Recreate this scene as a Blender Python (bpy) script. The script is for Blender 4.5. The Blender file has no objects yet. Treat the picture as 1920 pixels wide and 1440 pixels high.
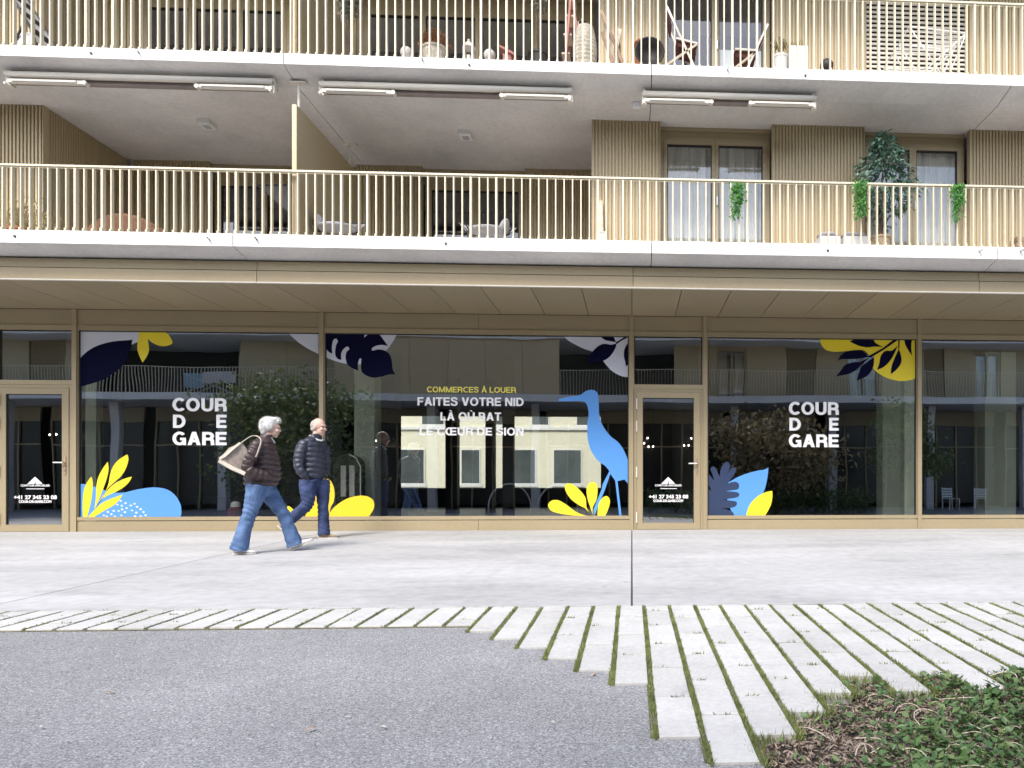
import bpy, math, random
import numpy as np
from mathutils import Vector, Matrix

random.seed(7)
rng = np.random.default_rng(11)
SC = bpy.context.scene
COL = SC.collection

# ------------------------------------------------------------------ camera, sky, sun, exposure
# The building grid is the world grid: X along the shop front, Y away from the camera, Z up.
YAW = math.atan(1400 / 25750)
FPX, CX, CY, HC = 1400.0, 1261.0, 905.0, 0.80
cam_d = bpy.data.cameras.new("camera")
cam = bpy.data.objects.new("camera", cam_d)
COL.objects.link(cam)
cam.location = (0, 0, HC)
cam.rotation_euler = (math.pi / 2, 0, -YAW)
cam_d.sensor_width = 36.0
cam_d.lens = FPX / 1920 * 36.0
cam_d.shift_x = (960 - CX) / 1920
cam_d.shift_y = (CY - 720) / 1920
cam_d.clip_start = 0.05
cam_d.clip_end = 900
SC.camera = cam

SUN_EL, SUN_AZ = math.radians(47), math.radians(204)   # azimuth from +Y, clockwise
world = bpy.data.worlds.new("World")
SC.world = world
world.use_nodes = True
wn = world.node_tree
bg = wn.nodes["Background"]
sky = wn.nodes.new("ShaderNodeTexSky")
sky.sky_type = 'NISHITA'
sky.sun_disc = False
sky.sun_elevation = SUN_EL
sky.sun_rotation = SUN_AZ
sky.air_density = 1.0
sky.dust_density = 2.5
sky.ozone_density = 0.6
wn.links.new(sky.outputs[0], bg.inputs[0])
bg.inputs[1].default_value = 0.15
sun_d = bpy.data.lights.new("sun", 'SUN')
sun_d.energy = 1.5
sun_d.angle = math.radians(19)
sun_d.color = (1.0, 0.965, 0.91)
sun = bpy.data.objects.new("sun", sun_d)
COL.objects.link(sun)
sdir = Vector((math.sin(SUN_AZ) * math.cos(SUN_EL), math.cos(SUN_AZ) * math.cos(SUN_EL), math.sin(SUN_EL)))
sun.rotation_euler = sdir.to_track_quat('Z', 'Y').to_euler()
sun.location = (-6, -8, 25)
SC.view_settings.view_transform = 'Standard'
SC.view_settings.look = 'None'
SC.view_settings.gamma = 1
SC.view_settings.exposure = 1.30
SC.render.engine = 'CYCLES'
SC.cycles.max_bounces = 8
SC.cycles.transparent_max_bounces = 16
SC.cycles.use_denoising = True
SC.cycles.caustics_reflective = False
SC.cycles.caustics_refractive = False

# ------------------------------------------------------------------ measured photo point -> real point on a plane
S_, C_ = math.sin(YAW), math.cos(YAW)
def wx(px, Y):
    u = (px - CX) / FPX
    return Y * (S_ + u * C_) / (C_ - u * S_)
def wz(py, px, Y):
    u = (px - CX) / FPX
    return HC + (CY - py) * (Y / (C_ - u * S_)) / FPX
def at(px, py, Y):
    return Vector((wx(px, Y), Y, wz(py, px, Y)))

def gz(Y):                      # paving falls gently away from the shop front
    if Y >= 12.5: return 0.0
    if Y <= 0.5: return -0.30
    return -0.025 * (12.5 - Y)

# ------------------------------------------------------------------ mesh builder
class MB:
    def __init__(s): s.v = []; s.f = []; s.m = []
    def face(s, pts, mi=0):
        b = len(s.v); s.v += [tuple(p) for p in pts]; s.f.append(tuple(range(b, b + len(pts)))); s.m.append(mi)
    def add(s, vs, fs, mi=0):
        b = len(s.v); s.v += [tuple(p) for p in vs]
        for q in fs: s.f.append(tuple(i + b for i in q)); s.m.append(mi)
        return s
    def box(s, x0, x1, y0, y1, z0, z1, mi=0):
        return s.add([(x0,y0,z0),(x1,y0,z0),(x1,y1,z0),(x0,y1,z0),(x0,y0,z1),(x1,y0,z1),(x1,y1,z1),(x0,y1,z1)],
              [(0,3,2,1),(4,5,6,7),(0,1,5,4),(1,2,6,5),(2,3,7,6),(3,0,4,7)], mi)
    def pane(s, *b):                     # glass: coated outer face, plain other faces
        k = len(s.f); s.box(*b); s.m[k:] = [1, 1, 0, 1, 1, 1]; return s
    def bar(s, p0, p1, w, d, mi=0, up=(0, 0, 1)):
        p0, p1 = Vector(p0), Vector(p1); t = (p1 - p0).normalized(); u = Vector(up)
        if abs(t.dot(u)) > .95: u = Vector((0, 1, 0))
        a = t.cross(u).normalized() * w / 2; b = t.cross(a).normalized() * d / 2
        vs = [p + q for p in (p0, p1) for q in (-a-b, a-b, a+b, -a+b)]
        return s.add(vs, [(0,1,2,3),(7,6,5,4),(0,4,5,1),(1,5,6,2),(2,6,7,3),(3,7,4,0)], mi)
    def tube(s, pts, r, n=8, mi=0, caps=True):
        pts = [Vector(p) for p in pts]; k = len(pts)
        rr = r if isinstance(r, (list, tuple)) else [r] * k
        vs = []; prev = None
        for i, p in enumerate(pts):
            t = (pts[min(i+1, k-1)] - pts[max(i-1, 0)]).normalized()
            if prev is None:
                a = t.cross(Vector((0, 0, 1)) if abs(t.z) < .9 else Vector((0, 1, 0))).normalized()
            else:
                a = (prev - t * prev.dot(t)).normalized()
            prev = a; b = t.cross(a)
            ra, rb = rr[i] if isinstance(rr[i], (list, tuple)) else (rr[i], rr[i])
            for j in range(n):
                an = 2 * math.pi * j / n
                vs.append(p + a * math.cos(an) * ra + b * math.sin(an) * rb)
        fs = [(i*n+j, i*n+(j+1) % n, (i+1)*n+(j+1) % n, (i+1)*n+j) for i in range(k-1) for j in range(n)]
        if caps: fs += [tuple(reversed(range(n))), tuple(range((k-1)*n, k*n))]
        return s.add(vs, fs, mi)
    def rings(s, rings, mi=0, closed=True):
        n = len(rings[0]); k = len(rings); vs = [p for r in rings for p in r]
        fs = [(i*n+j, i*n+(j+1) % n, (i+1)*n+(j+1) % n, (i+1)*n+j) for i in range(k-1) for j in range(n)]
        if closed: fs += [tuple(reversed(range(n))), tuple(range((k-1)*n, k*n))]
        return s.add(vs, fs, mi)
    def lathe(s, c, prof, n=16, mi=0):
        return s.rings([[(c[0]+r*math.cos(2*math.pi*j/n), c[1]+r*math.sin(2*math.pi*j/n), c[2]+z) for j in range(n)] for r, z in prof], mi)
    def ell(s, c, r, nu=14, nv=9, mi=0, rot=None):
        rg = []
        for i in range(nv):
            th = math.pi * (i + .5) / nv
            ring = []
            for j in range(nu):
                ph = 2*math.pi*j/nu
                q = Vector((r[0]*math.sin(th)*math.cos(ph), r[1]*math.sin(th)*math.sin(ph), -r[2]*math.cos(th)))
                if rot is not None: q = rot @ q
                ring.append(Vector(c) + q)
            rg.append(ring)
        return s.rings(rg, mi)
    def prism(s, poly, y0, y1, mi=0):     # polygon in XZ, extruded along Y (y0 nearer the camera)
        n = len(poly)
        ar = sum(poly[i][0]*poly[(i+1) % n][1]-poly[(i+1) % n][0]*poly[i][1] for i in range(n))
        if ar < 0: poly = poly[::-1]
        vs = [(x, y0, z) for x, z in poly] + [(x, y1, z) for x, z in poly]
        fs = [tuple(range(n)), tuple(reversed(range(n, 2*n)))] + [(i, i+n, (i+1) % n+n, (i+1) % n) for i in range(n)]
        return s.add(vs, fs, mi)
    def mesh(s, name, mats=None, smooth=False):
        me = bpy.data.meshes.new(name)
        me.from_pydata([tuple(v) for v in s.v], [], s.f)
        if mats is not None:
            for m in (mats if isinstance(mats, (list, tuple)) else [mats]): me.materials.append(m)
            if isinstance(mats, (list, tuple)) and len(mats) > 1:
                me.polygons.foreach_set('material_index', s.m)
        if smooth: me.polygons.foreach_set('use_smooth', [True]*len(me.polygons))
        me.update()
        return me

def link(name, data, parent=None, loc=None):
    o = bpy.data.objects.new(name, data); COL.objects.link(o)
    if parent is not None:
        o.parent = parent
        if loc is None: o.matrix_parent_inverse = Matrix.Translation(-WPOS[parent.name])
    if loc is not None: o.location = loc
    WPOS[o.name] = (WPOS[parent.name] + Vector(loc) if loc is not None else Vector((0, 0, 0)) ) if parent is not None else Vector(loc or (0, 0, 0))
    return o
WPOS = {}
def part(name, mb, mats, parent, smooth=False, label=None):
    """mesh given in world coordinates, child of a thing or of a part"""
    o = link(name, mb.mesh(name, mats, smooth) if isinstance(mb, MB) else mb, parent)
    WPOS[o.name] = Vector((0, 0, 0))
    if label: o['label'] = label
    return o
def thing(name, label, cat, loc=(0, 0, 0), group=None):
    o = bpy.data.objects.new(name, None); COL.objects.link(o); o.location = loc
    o.empty_display_size = .1
    o['label'] = label; o['category'] = cat
    if group: o['group'] = group
    WPOS[o.name] = Vector(loc)
    return o
def single(name, mb, mats, label, cat, group=None, smooth=False):
    o = link(name, mb.mesh(name, mats, smooth) if isinstance(mb, MB) else mb)
    o['label'] = label; o['category'] = cat
    if group: o['group'] = group
    return o
def struct(name, mb, mats, kind='structure', label=None):
    o = link(name, mb.mesh(name, mats) if isinstance(mb, MB) else mb); o['kind'] = kind
    if label: o['label'] = label
    return o

# ------------------------------------------------------------------ materials
def pmat(name, col, rough=.6, metal=0.0, var=.06, scale=1.5, fine=0.0, fscale=60, bump=0.0, bscale=80, stretch=(1, 1, 1), col2=None, spec=.5, coat=0.0, rnd=0, stain=0, sscale=2.0, sstretch=(1, 1, 1)):
    m = bpy.data.materials.new(name); m.use_nodes = True
    nt = m.node_tree; N = nt.nodes; L = nt.links
    b = N["Principled BSDF"]
    b.inputs["Roughness"].default_value = rough; b.inputs["Metallic"].default_value = metal
    b.inputs["Specular IOR Level"].default_value = spec; b.inputs["Coat Weight"].default_value = coat
    geo = N.new("ShaderNodeNewGeometry")
    mp = N.new("ShaderNodeMapping"); mp.inputs["Scale"].default_value = stretch
    L.new(geo.outputs["Position"], mp.inputs[0])
    n1 = N.new("ShaderNodeTexNoise"); n1.inputs["Scale"].default_value = scale; n1.inputs["Detail"].default_value = 5
    L.new(mp.outputs[0], n1.inputs["Vector"])
    cr = N.new("ShaderNodeMapRange"); cr.inputs[1].default_value = .3; cr.inputs[2].default_value = .7
    L.new(n1.outputs[0], cr.inputs[0])
    mx = N.new("ShaderNodeMix"); mx.data_type = 'RGBA'
    c2 = col2 or tuple(min(1, c * (1 + var)) for c in col)
    c1 = col if col2 else tuple(c * (1 - var) for c in col)
    mx.inputs[6].default_value = (*c1, 1); mx.inputs[7].default_value = (*c2, 1)
    L.new(cr.outputs[0], mx.inputs[0]); out = mx.outputs[2]
    if fine > 0:
        n2 = N.new("ShaderNodeTexNoise"); n2.inputs["Scale"].default_value = fscale; n2.inputs["Detail"].default_value = 3
        L.new(geo.outputs["Position"], n2.inputs["Vector"])
        r2 = N.new("ShaderNodeMapRange"); r2.inputs[1].default_value = .3; r2.inputs[2].default_value = .7
        r2.inputs[3].default_value = 1 - fine; r2.inputs[4].default_value = 1 + fine
        L.new(n2.outputs[0], r2.inputs[0])
        m2 = N.new("ShaderNodeMix"); m2.data_type = 'RGBA'; m2.blend_type = 'MULTIPLY'; m2.inputs[0].default_value = 1
        L.new(out, m2.inputs[6]); L.new(r2.outputs[0], m2.inputs[7]); out = m2.outputs[2]
    if rnd > 0:                                    # each piece a slightly different tone
        oi = N.new("ShaderNodeObjectInfo"); r3 = N.new("ShaderNodeMapRange"); r3.inputs[3].default_value = 1-rnd; r3.inputs[4].default_value = 1+rnd*.6
        L.new(oi.outputs["Random"], r3.inputs[0])
        m3 = N.new("ShaderNodeMix"); m3.data_type = 'RGBA'; m3.blend_type = 'MULTIPLY'; m3.inputs[0].default_value = 1
        L.new(out, m3.inputs[6]); L.new(r3.outputs[0], m3.inputs[7]); out = m3.outputs[2]
    if stain > 0:                                  # irregular water stains and specks
        mp2 = N.new("ShaderNodeMapping"); mp2.inputs["Scale"].default_value = sstretch; L.new(geo.outputs["Position"], mp2.inputs[0])
        n4 = N.new("ShaderNodeTexNoise"); n4.inputs["Scale"].default_value = sscale; n4.inputs["Detail"].default_value = 8; n4.inputs["Roughness"].default_value = .68
        L.new(mp2.outputs[0], n4.inputs["Vector"])
        r4 = N.new("ShaderNodeMapRange"); r4.inputs[1].default_value = .52; r4.inputs[2].default_value = .74; r4.inputs[3].default_value = 1; r4.inputs[4].default_value = 1-stain
        L.new(n4.outputs[0], r4.inputs[0])
        v4 = N.new("ShaderNodeTexVoronoi"); v4.inputs["Scale"].default_value = 3.1; L.new(geo.outputs["Position"], v4.inputs["Vector"])
        r5 = N.new("ShaderNodeMapRange"); r5.inputs[1].default_value = .045; r5.inputs[2].default_value = .07; r5.inputs[3].default_value = 1-stain*1.1; r5.inputs[4].default_value = 1
        L.new(v4.outputs["Distance"], r5.inputs[0])
        mm = N.new("ShaderNodeMath"); mm.operation = 'MULTIPLY'; L.new(r4.outputs[0], mm.inputs[0]); L.new(r5.outputs[0], mm.inputs[1])
        m4 = N.new("ShaderNodeMix"); m4.data_type = 'RGBA'; m4.blend_type = 'MULTIPLY'; m4.inputs[0].default_value = 1
        L.new(out, m4.inputs[6]); L.new(mm.outputs[0], m4.inputs[7]); out = m4.outputs[2]
    L.new(out, b.inputs["Base Color"])
    if bump > 0:
        n3 = N.new("ShaderNodeTexNoise"); n3.inputs["Scale"].default_value = bscale; n3.inputs["Detail"].default_value = 4
        L.new(mp.outputs[0], n3.inputs["Vector"])
        bp = N.new("ShaderNodeBump"); bp.inputs["Strength"].default_value = bump; bp.inputs["Distance"].default_value = .01
        L.new(n3.outputs[0], bp.inputs["Height"]); L.new(bp.outputs[0], b.inputs["Normal"])
    return m

def glassmat(name, tint, refl, rough=0.0):
    m = bpy.data.materials.new(name); m.use_nodes = True
    nt = m.node_tree; N = nt.nodes; L = nt.links
    for n in list(N): N.remove(n)
    o = N.new("ShaderNodeOutputMaterial"); t = N.new("ShaderNodeBsdfTransparent"); t.inputs[0].default_value = (*tint, 1)
    g = N.new("ShaderNodeBsdfGlossy"); g.inputs["Roughness"].default_value = rough; g.inputs[0].default_value = (.95, .97, 1, 1)
    lw = N.new("ShaderNodeLayerWeight"); lw.inputs[0].default_value = .5      # facing, same from both sides of the pane
    pw5 = N.new("ShaderNodeMath"); pw5.operation = 'POWER'; pw5.inputs[1].default_value = 5
    mr = N.new("ShaderNodeMapRange"); mr.inputs[3].default_value = refl; mr.inputs[4].default_value = 1.0
    L.new(lw.outputs["Facing"], pw5.inputs[0]); L.new(pw5.outputs[0], mr.inputs[0])
    # faint waviness of real panes
    geo = N.new("ShaderNodeNewGeometry"); nz = N.new("ShaderNodeTexNoise"); nz.inputs["Scale"].default_value = .9; nz.inputs["Detail"].default_value = 1
    L.new(geo.outputs["Position"], nz.inputs["Vector"])
    bp = N.new("ShaderNodeBump"); bp.inputs["Strength"].default_value = .05; bp.inputs["Distance"].default_value = .05
    L.new(nz.outputs[0], bp.inputs["Height"]); L.new(bp.outputs[0], g.inputs["Normal"])
    mix = N.new("ShaderNodeMixShader")
    L.new(mr.outputs[0], mix.inputs[0]); L.new(t.outputs[0], mix.inputs[1]); L.new(g.outputs[0], mix.inputs[2])
    L.new(mix.outputs[0], o.inputs[0])
    return m

def leafmat(name, c1, c2, rough=.45, trans=.25, scale=14):
    m = pmat(name, c1, rough, col2=c2, scale=scale)
    nt = m.node_tree; b = nt.nodes["Principled BSDF"]
    tr = nt.nodes.new("ShaderNodeBsdfTranslucent"); mix = nt.nodes.new("ShaderNodeMixShader"); mix.inputs[0].default_value = trans
    src = b.inputs["Base Color"].links[0].from_socket
    nt.links.new(src, tr.inputs[0])
    out = nt.nodes["Material Output"]
    nt.links.new(b.outputs[0], mix.inputs[1]); nt.links.new(tr.outputs[0], mix.inputs[2]); nt.links.new(mix.outputs[0], out.inputs[0])
    return m

M = {}
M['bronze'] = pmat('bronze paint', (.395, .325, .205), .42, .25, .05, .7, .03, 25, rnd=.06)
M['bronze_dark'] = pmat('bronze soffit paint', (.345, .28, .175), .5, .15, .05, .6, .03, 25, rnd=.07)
M['clad'] = pmat('fluted bronze cladding', (.485, .395, .245), .45, .2, .05, .8, .03, 30, rnd=.05)
M['rail'] = pmat('overexposed bronze rail paint', (.68, .61, .45), .45, .1, .05, 2, .03, 40)  # same bronze paint as the frames, with overexposed daylight put into the colour
M['slab'] = pmat('white precast concrete', (.74, .73, .71), .8, 0, .07, 1.2, .05, 40, .1, 60, (1, 1, 3), rnd=.04, stain=.13, sscale=2.2, sstretch=(3, 1, .35))
M['ceil'] = pmat('raw concrete ceiling', (.66, .64, .62), .85, 0, .13, .9, .06, 18, .12, 40, rnd=.05, stain=.12, sscale=1.1)
M['joint'] = pmat('dark joint', (.05, .045, .04), .9)
M['pave'] = pmat('pale broomed concrete', (.425, .425, .425), .85, 0, .15, .55, .09, 9, .25, 90, (.45, 1.6, 1), rnd=.06, stain=.26, sscale=1.3, sstretch=(.6, 1.5, 1))
M['paver'] = pmat('cast stone paver', (.485, .48, .465), .85, 0, .09, 2.0, .08, 38, .2, 120, rnd=.08, stain=.16, sscale=5)
M['soil'] = pmat('dark soil', (.045, .035, .025), .95, 0, .4, 9, .4, 50, .6, 60)
M['moss'] = pmat('mossy joint soil', (.12, .115, .065), .95, 0, .4, 14, .4, 70, .6, 60)
M['white'] = pmat('white paint', (.78, .78, .77), .5, 0, .03, 3)
M['cream_metal'] = pmat('cream coated metal', (.70, .66, .58), .45, .05, .04, 3)
M['steel'] = pmat('brushed steel', (.62, .61, .58), .3, .9, .04, 5)
M['dark'] = pmat('charcoal', (.03, .03, .032), .55, 0, .15, 4)
M['black'] = pmat('black rubber', (.012, .012, .013), .6, 0, .2, 5)
M['rubber'] = pmat('gasket', (.02, .02, .02), .7)
M['glass'] = glassmat('shop glass', (.96, .98, .96), .33)
M['glass_up'] = glassmat('window glass', (.96, .97, .96), .10)
M['clear'] = glassmat('inner glass face', (.97, .98, .97), .02)
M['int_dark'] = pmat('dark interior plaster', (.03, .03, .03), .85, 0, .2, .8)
M['int_floor'] = pmat('grey screed floor', (.16, .16, .155), .45, 0, .15, .7)
M['int_pale'] = pmat('pale green grey wall', (.44, .48, .39), .8, 0, .08, .7)
M['curtain'] = pmat('sheer curtain', (.60, .58, .54), .9, 0, .1, 4)
M['v_white'] = pmat('lilac white vinyl', (.62, .64, .74), .35, 0, .02, 1)
M['v_navy'] = pmat('navy vinyl', (.005, .006, .028), .6, 0, .1, 1, spec=.04)
M['v_navy2'] = pmat('slate navy vinyl', (.028, .045, .10), .35, 0, .1, 1)
M['v_yel'] = pmat('yellow vinyl', (.85, .68, .035), .35, 0, .03, 1)
M['v_amb'] = pmat('amber vinyl', (.86, .58, .03), .35, 0, .03, 1)
M['v_blue'] = pmat('blue vinyl', (.10, .30, .70), .35, 0, .03, 1)
M['v_text'] = pmat('white lettering', (.85, .85, .86), .4, 0, .02, 1)
M['v_ytext'] = pmat('yellow lettering', (.78, .70, .12), .4, 0, .02, 1)
M['terra'] = pmat('terracotta', (.42, .17, .08), .8, 0, .15, 12)
M['wicker'] = pmat('wicker', (.42, .33, .22), .8, 0, .25, 40, .25, 90, .5, 120)
M['wicker_pale'] = pmat('pale wicker', (.52, .48, .40), .8, 0, .25, 30, .25, 80, .5, 120)
M['wood'] = pmat('worn wood', (.36, .25, .17), .7, 0, .25, 8, .15, 60, .2, 80)
M['wood_pale'] = pmat('pale wood', (.58, .50, .40), .7, 0, .2, 8)
M['oxblood'] = pmat('oxblood canvas', (.085, .022, .022), .85, 0, .2, 10)
M['pinkish'] = pmat('faded red paint', (.42, .16, .14), .6, 0, .2, 8)
M['cushion'] = pmat('pale cushion fabric', (.42, .42, .45), .9, 0, .1, 10, .05, 90)
M['rust'] = pmat('rust wicker', (.21, .105, .06), .7, 0, .25, 25, .2, 90, .3, 80)
M['lf_ficus'] = leafmat('ficus leaf', (.032, .08, .058), (.15, .26, .19), .28, .15, 9)
M['lf_bright'] = leafmat('bright artificial leaf', (.06, .26, .04), (.16, .46, .08), .45, .3, 16)
M['lf_grey'] = leafmat('grey green leaf', (.09, .10, .08), (.33, .35, .30), .5, .2, 18)
M['lf_dry'] = leafmat('dry flower', (.20, .09, .05), (.42, .22, .12), .8, .2, 30)
M['lf_straw'] = leafmat('straw leaf', (.32, .27, .12), (.52, .46, .24), .6, .3, 20)
M['lf_tree'] = leafmat('tree leaf', (.09, .13, .045), (.25, .30, .11), .5, .3, 2.5)
M['lf_autumn'] = leafmat('brown green leaf', (.17, .14, .07), (.40, .32, .17), .5, .3, 2.5)
M['grass'] = leafmat('joint grass', (.13, .165, .045), (.29, .34, .12), .6, .3, 8)
M['ivy'] = leafmat('bed foliage', (.045, .10, .035), (.15, .27, .09), .45, .25, 7)
M['ivy2'] = leafmat('pale bed foliage', (.12, .19, .06), (.20, .28, .10), .5, .3, 9)
M['mulch'] = pmat('bark mulch', (.09, .058, .04), .9, 0, .5, 30, col2=(.42, .33, .26))
M['bark'] = pmat('bark', (.10, .075, .055), .9, 0, .3, 9, .2, 40, .5, 40)

def asphalt():
    m = bpy.data.materials.new('grey speckled asphalt'); m.use_nodes = True
    nt = m.node_tree; N = nt.nodes; L = nt.links; b = N["Principled BSDF"]; b.inputs["Roughness"].default_value = .82
    geo = N.new("ShaderNodeNewGeometry")
    vo = N.new("ShaderNodeTexVoronoi"); vo.inputs["Scale"].default_value = 170; vo.inputs["Randomness"].default_value = 1
    L.new(geo.outputs["Position"], vo.inputs["Vector"])
    sep = N.new("ShaderNodeSeparateColor"); L.new(vo.outputs["Color"], sep.inputs[0])
    ramp = N.new("ShaderNodeValToRGB"); e = ramp.color_ramp.elements
    e[0].position = 0; e[0].color = (.10, .1005, .105, 1); e[1].position = 1; e[1].color = (.50, .501, .508, 1)
    for p, c in ((.22, (.205, .206, .212, 1)), (.6, (.265, .266, .274, 1)), (.88, (.345, .346, .354, 1))):
        q = ramp.color_ramp.elements.new(p); q.color = c
    L.new(sep.outputs[0], ramp.inputs[0])
    n1 = N.new("ShaderNodeTexNoise"); n1.inputs["Scale"].default_value = .9; n1.inputs["Detail"].default_value = 8; n1.inputs["Roughness"].default_value = .65
    L.new(geo.outputs["Position"], n1.inputs["Vector"])
    mr = N.new("ShaderNodeMapRange"); mr.inputs[1].default_value = .3; mr.inputs[2].default_value = .7; mr.inputs[3].default_value = .82; mr.inputs[4].default_value = 1.14
    L.new(n1.outputs[0], mr.inputs[0])
    mx = N.new("ShaderNodeMix"); mx.data_type = 'RGBA'; mx.blend_type = 'MULTIPLY'; mx.inputs[0].default_value = 1
    L.new(ramp.outputs[0], mx.inputs[6]); L.new(mr.outputs[0], mx.inputs[7]); L.new(mx.outputs[2], b.inputs["Base Color"])
    bp = N.new("ShaderNodeBump"); bp.inputs["Strength"].default_value = .35; bp.inputs["Distance"].default_value = .006
    L.new(vo.outputs["Distance"], bp.inputs["Height"]); L.new(bp.outputs[0], b.inputs["Normal"])
    return m
M['asphalt'] = asphalt()

# ------------------------------------------------------------------ many small leaves / blades in one mesh
def leaf_mesh(name, mats, base, direc, normal, length, width, fold=.25, mi=None):
    """numpy arrays: each leaf is four vertices folded along its midrib (2 triangles)"""
    n = len(base)
    d = direc / np.linalg.norm(direc, axis=1, keepdims=True)
    s = np.cross(d, normal); s /= (np.linalg.norm(s, axis=1, keepdims=True) + 1e-9)
    up = np.cross(s, d)
    l = np.asarray(length).reshape(-1, 1) * np.ones((n, 1)); w = np.asarray(width).reshape(-1, 1) * np.ones((n, 1))
    v = np.empty((n, 4, 3))
    v[:, 0] = base; v[:, 2] = base + d * l
    v[:, 1] = base + d * l * .45 + s * w * .5 + up * w * fold
    v[:, 3] = base + d * l * .45 - s * w * .5 + up * w * fold
    me = bpy.data.meshes.new(name)
    me.vertices.add(4 * n); me.vertices.foreach_set('co', v.reshape(-1))
    idx = np.arange(n) * 4
    tri = np.stack([idx, idx+1, idx+2, idx, idx+2, idx+3], 1).reshape(-1)
    me.loops.add(6 * n); me.loops.foreach_set('vertex_index', tri.astype(np.int32))
    me.polygons.add(2 * n); me.polygons.foreach_set('loop_start', (np.arange(2 * n) * 3).astype(np.int32))
    me.polygons.foreach_set('loop_total', np.full(2 * n, 3, np.int32))
    for m in (mats if isinstance(mats, (list, tuple)) else [mats]): me.materials.append(m)
    if mi is not None: me.polygons.foreach_set('material_index', np.repeat(mi, 2).astype(np.int32))
    me.update(calc_edges=True)
    return me
def rvec(n): 
    v = rng.normal(size=(n, 3)); return v / np.linalg.norm(v, axis=1, keepdims=True)

def spline(pts, corners=(), sub=8):
    """closed smooth outline through the points; listed indices stay sharp corners"""
    n = len(pts); P = [np.array(p, float) for p in pts]; out = []
    def tan(i):
        return np.zeros(2) if i in corners else (P[(i+1) % n] - P[i-1]) * .5
    for i in range(n):
        a, b = P[i], P[(i+1) % n]
        if i in corners and (i+1) % n in corners: out.append(a); continue
        L = np.linalg.norm(b - a)
        def lim(t):
            q = np.linalg.norm(t); return t if q < 1.3 * L or q == 0 else t * 1.3 * L / q
        ta, tb = lim(tan(i)), lim(tan((i+1) % n))
        if i in corners: ta = (b - a) * 1.0 - tb * .3
        if (i+1) % n in corners: tb = (b - a) * 1.0 - ta * .3
        for k in range(sub):
            t = k / sub
            out.append((2*t**3-3*t**2+1)*a + (t**3-2*t**2+t)*ta + (-2*t**3+3*t**2)*b + (t**3-t**2)*tb)
    return [tuple(p) for p in out]

def text_mesh(s, x0, x1, zb, zcap, y, mat, bold=.012, depth=.0015):
    """flat lettering fitted between x0 and x1, baseline zb, capital height to zcap"""
    def raw(t):
        cu = bpy.data.curves.new('lettering', 'FONT'); cu.body = t; cu.size = 1; cu.offset = bold; cu.resolution_u = 4
        ob = bpy.data.objects.new('lettering_tmp', cu); COL.objects.link(ob)
        dg = bpy.context.evaluated_depsgraph_get()
        me = bpy.data.meshes.new_from_object(ob.evaluated_get(dg))
        co = np.empty(len(me.vertices) * 3); me.vertices.foreach_get('co', co); co = co.reshape(-1, 3)
        bpy.data.objects.remove(ob); bpy.data.curves.remove(cu)
        return me, co
    e, ce = raw('E'); cap = ce[:, 1].max(); bpy.data.meshes.remove(e)
    me, co = raw(s)
    sx = (x1 - x0) / (co[:, 0].max() - co[:, 0].min()); sz = (zcap - zb) / cap
    new = np.stack([x0 + (co[:, 0] - co[:, 0].min()) * sx, np.full(len(co), y), zb + co[:, 1] * sz], 1)
    me.vertices.foreach_set('co', new.reshape(-1)); me.materials.clear(); me.materials.append(mat); me.update()
    return me

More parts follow.
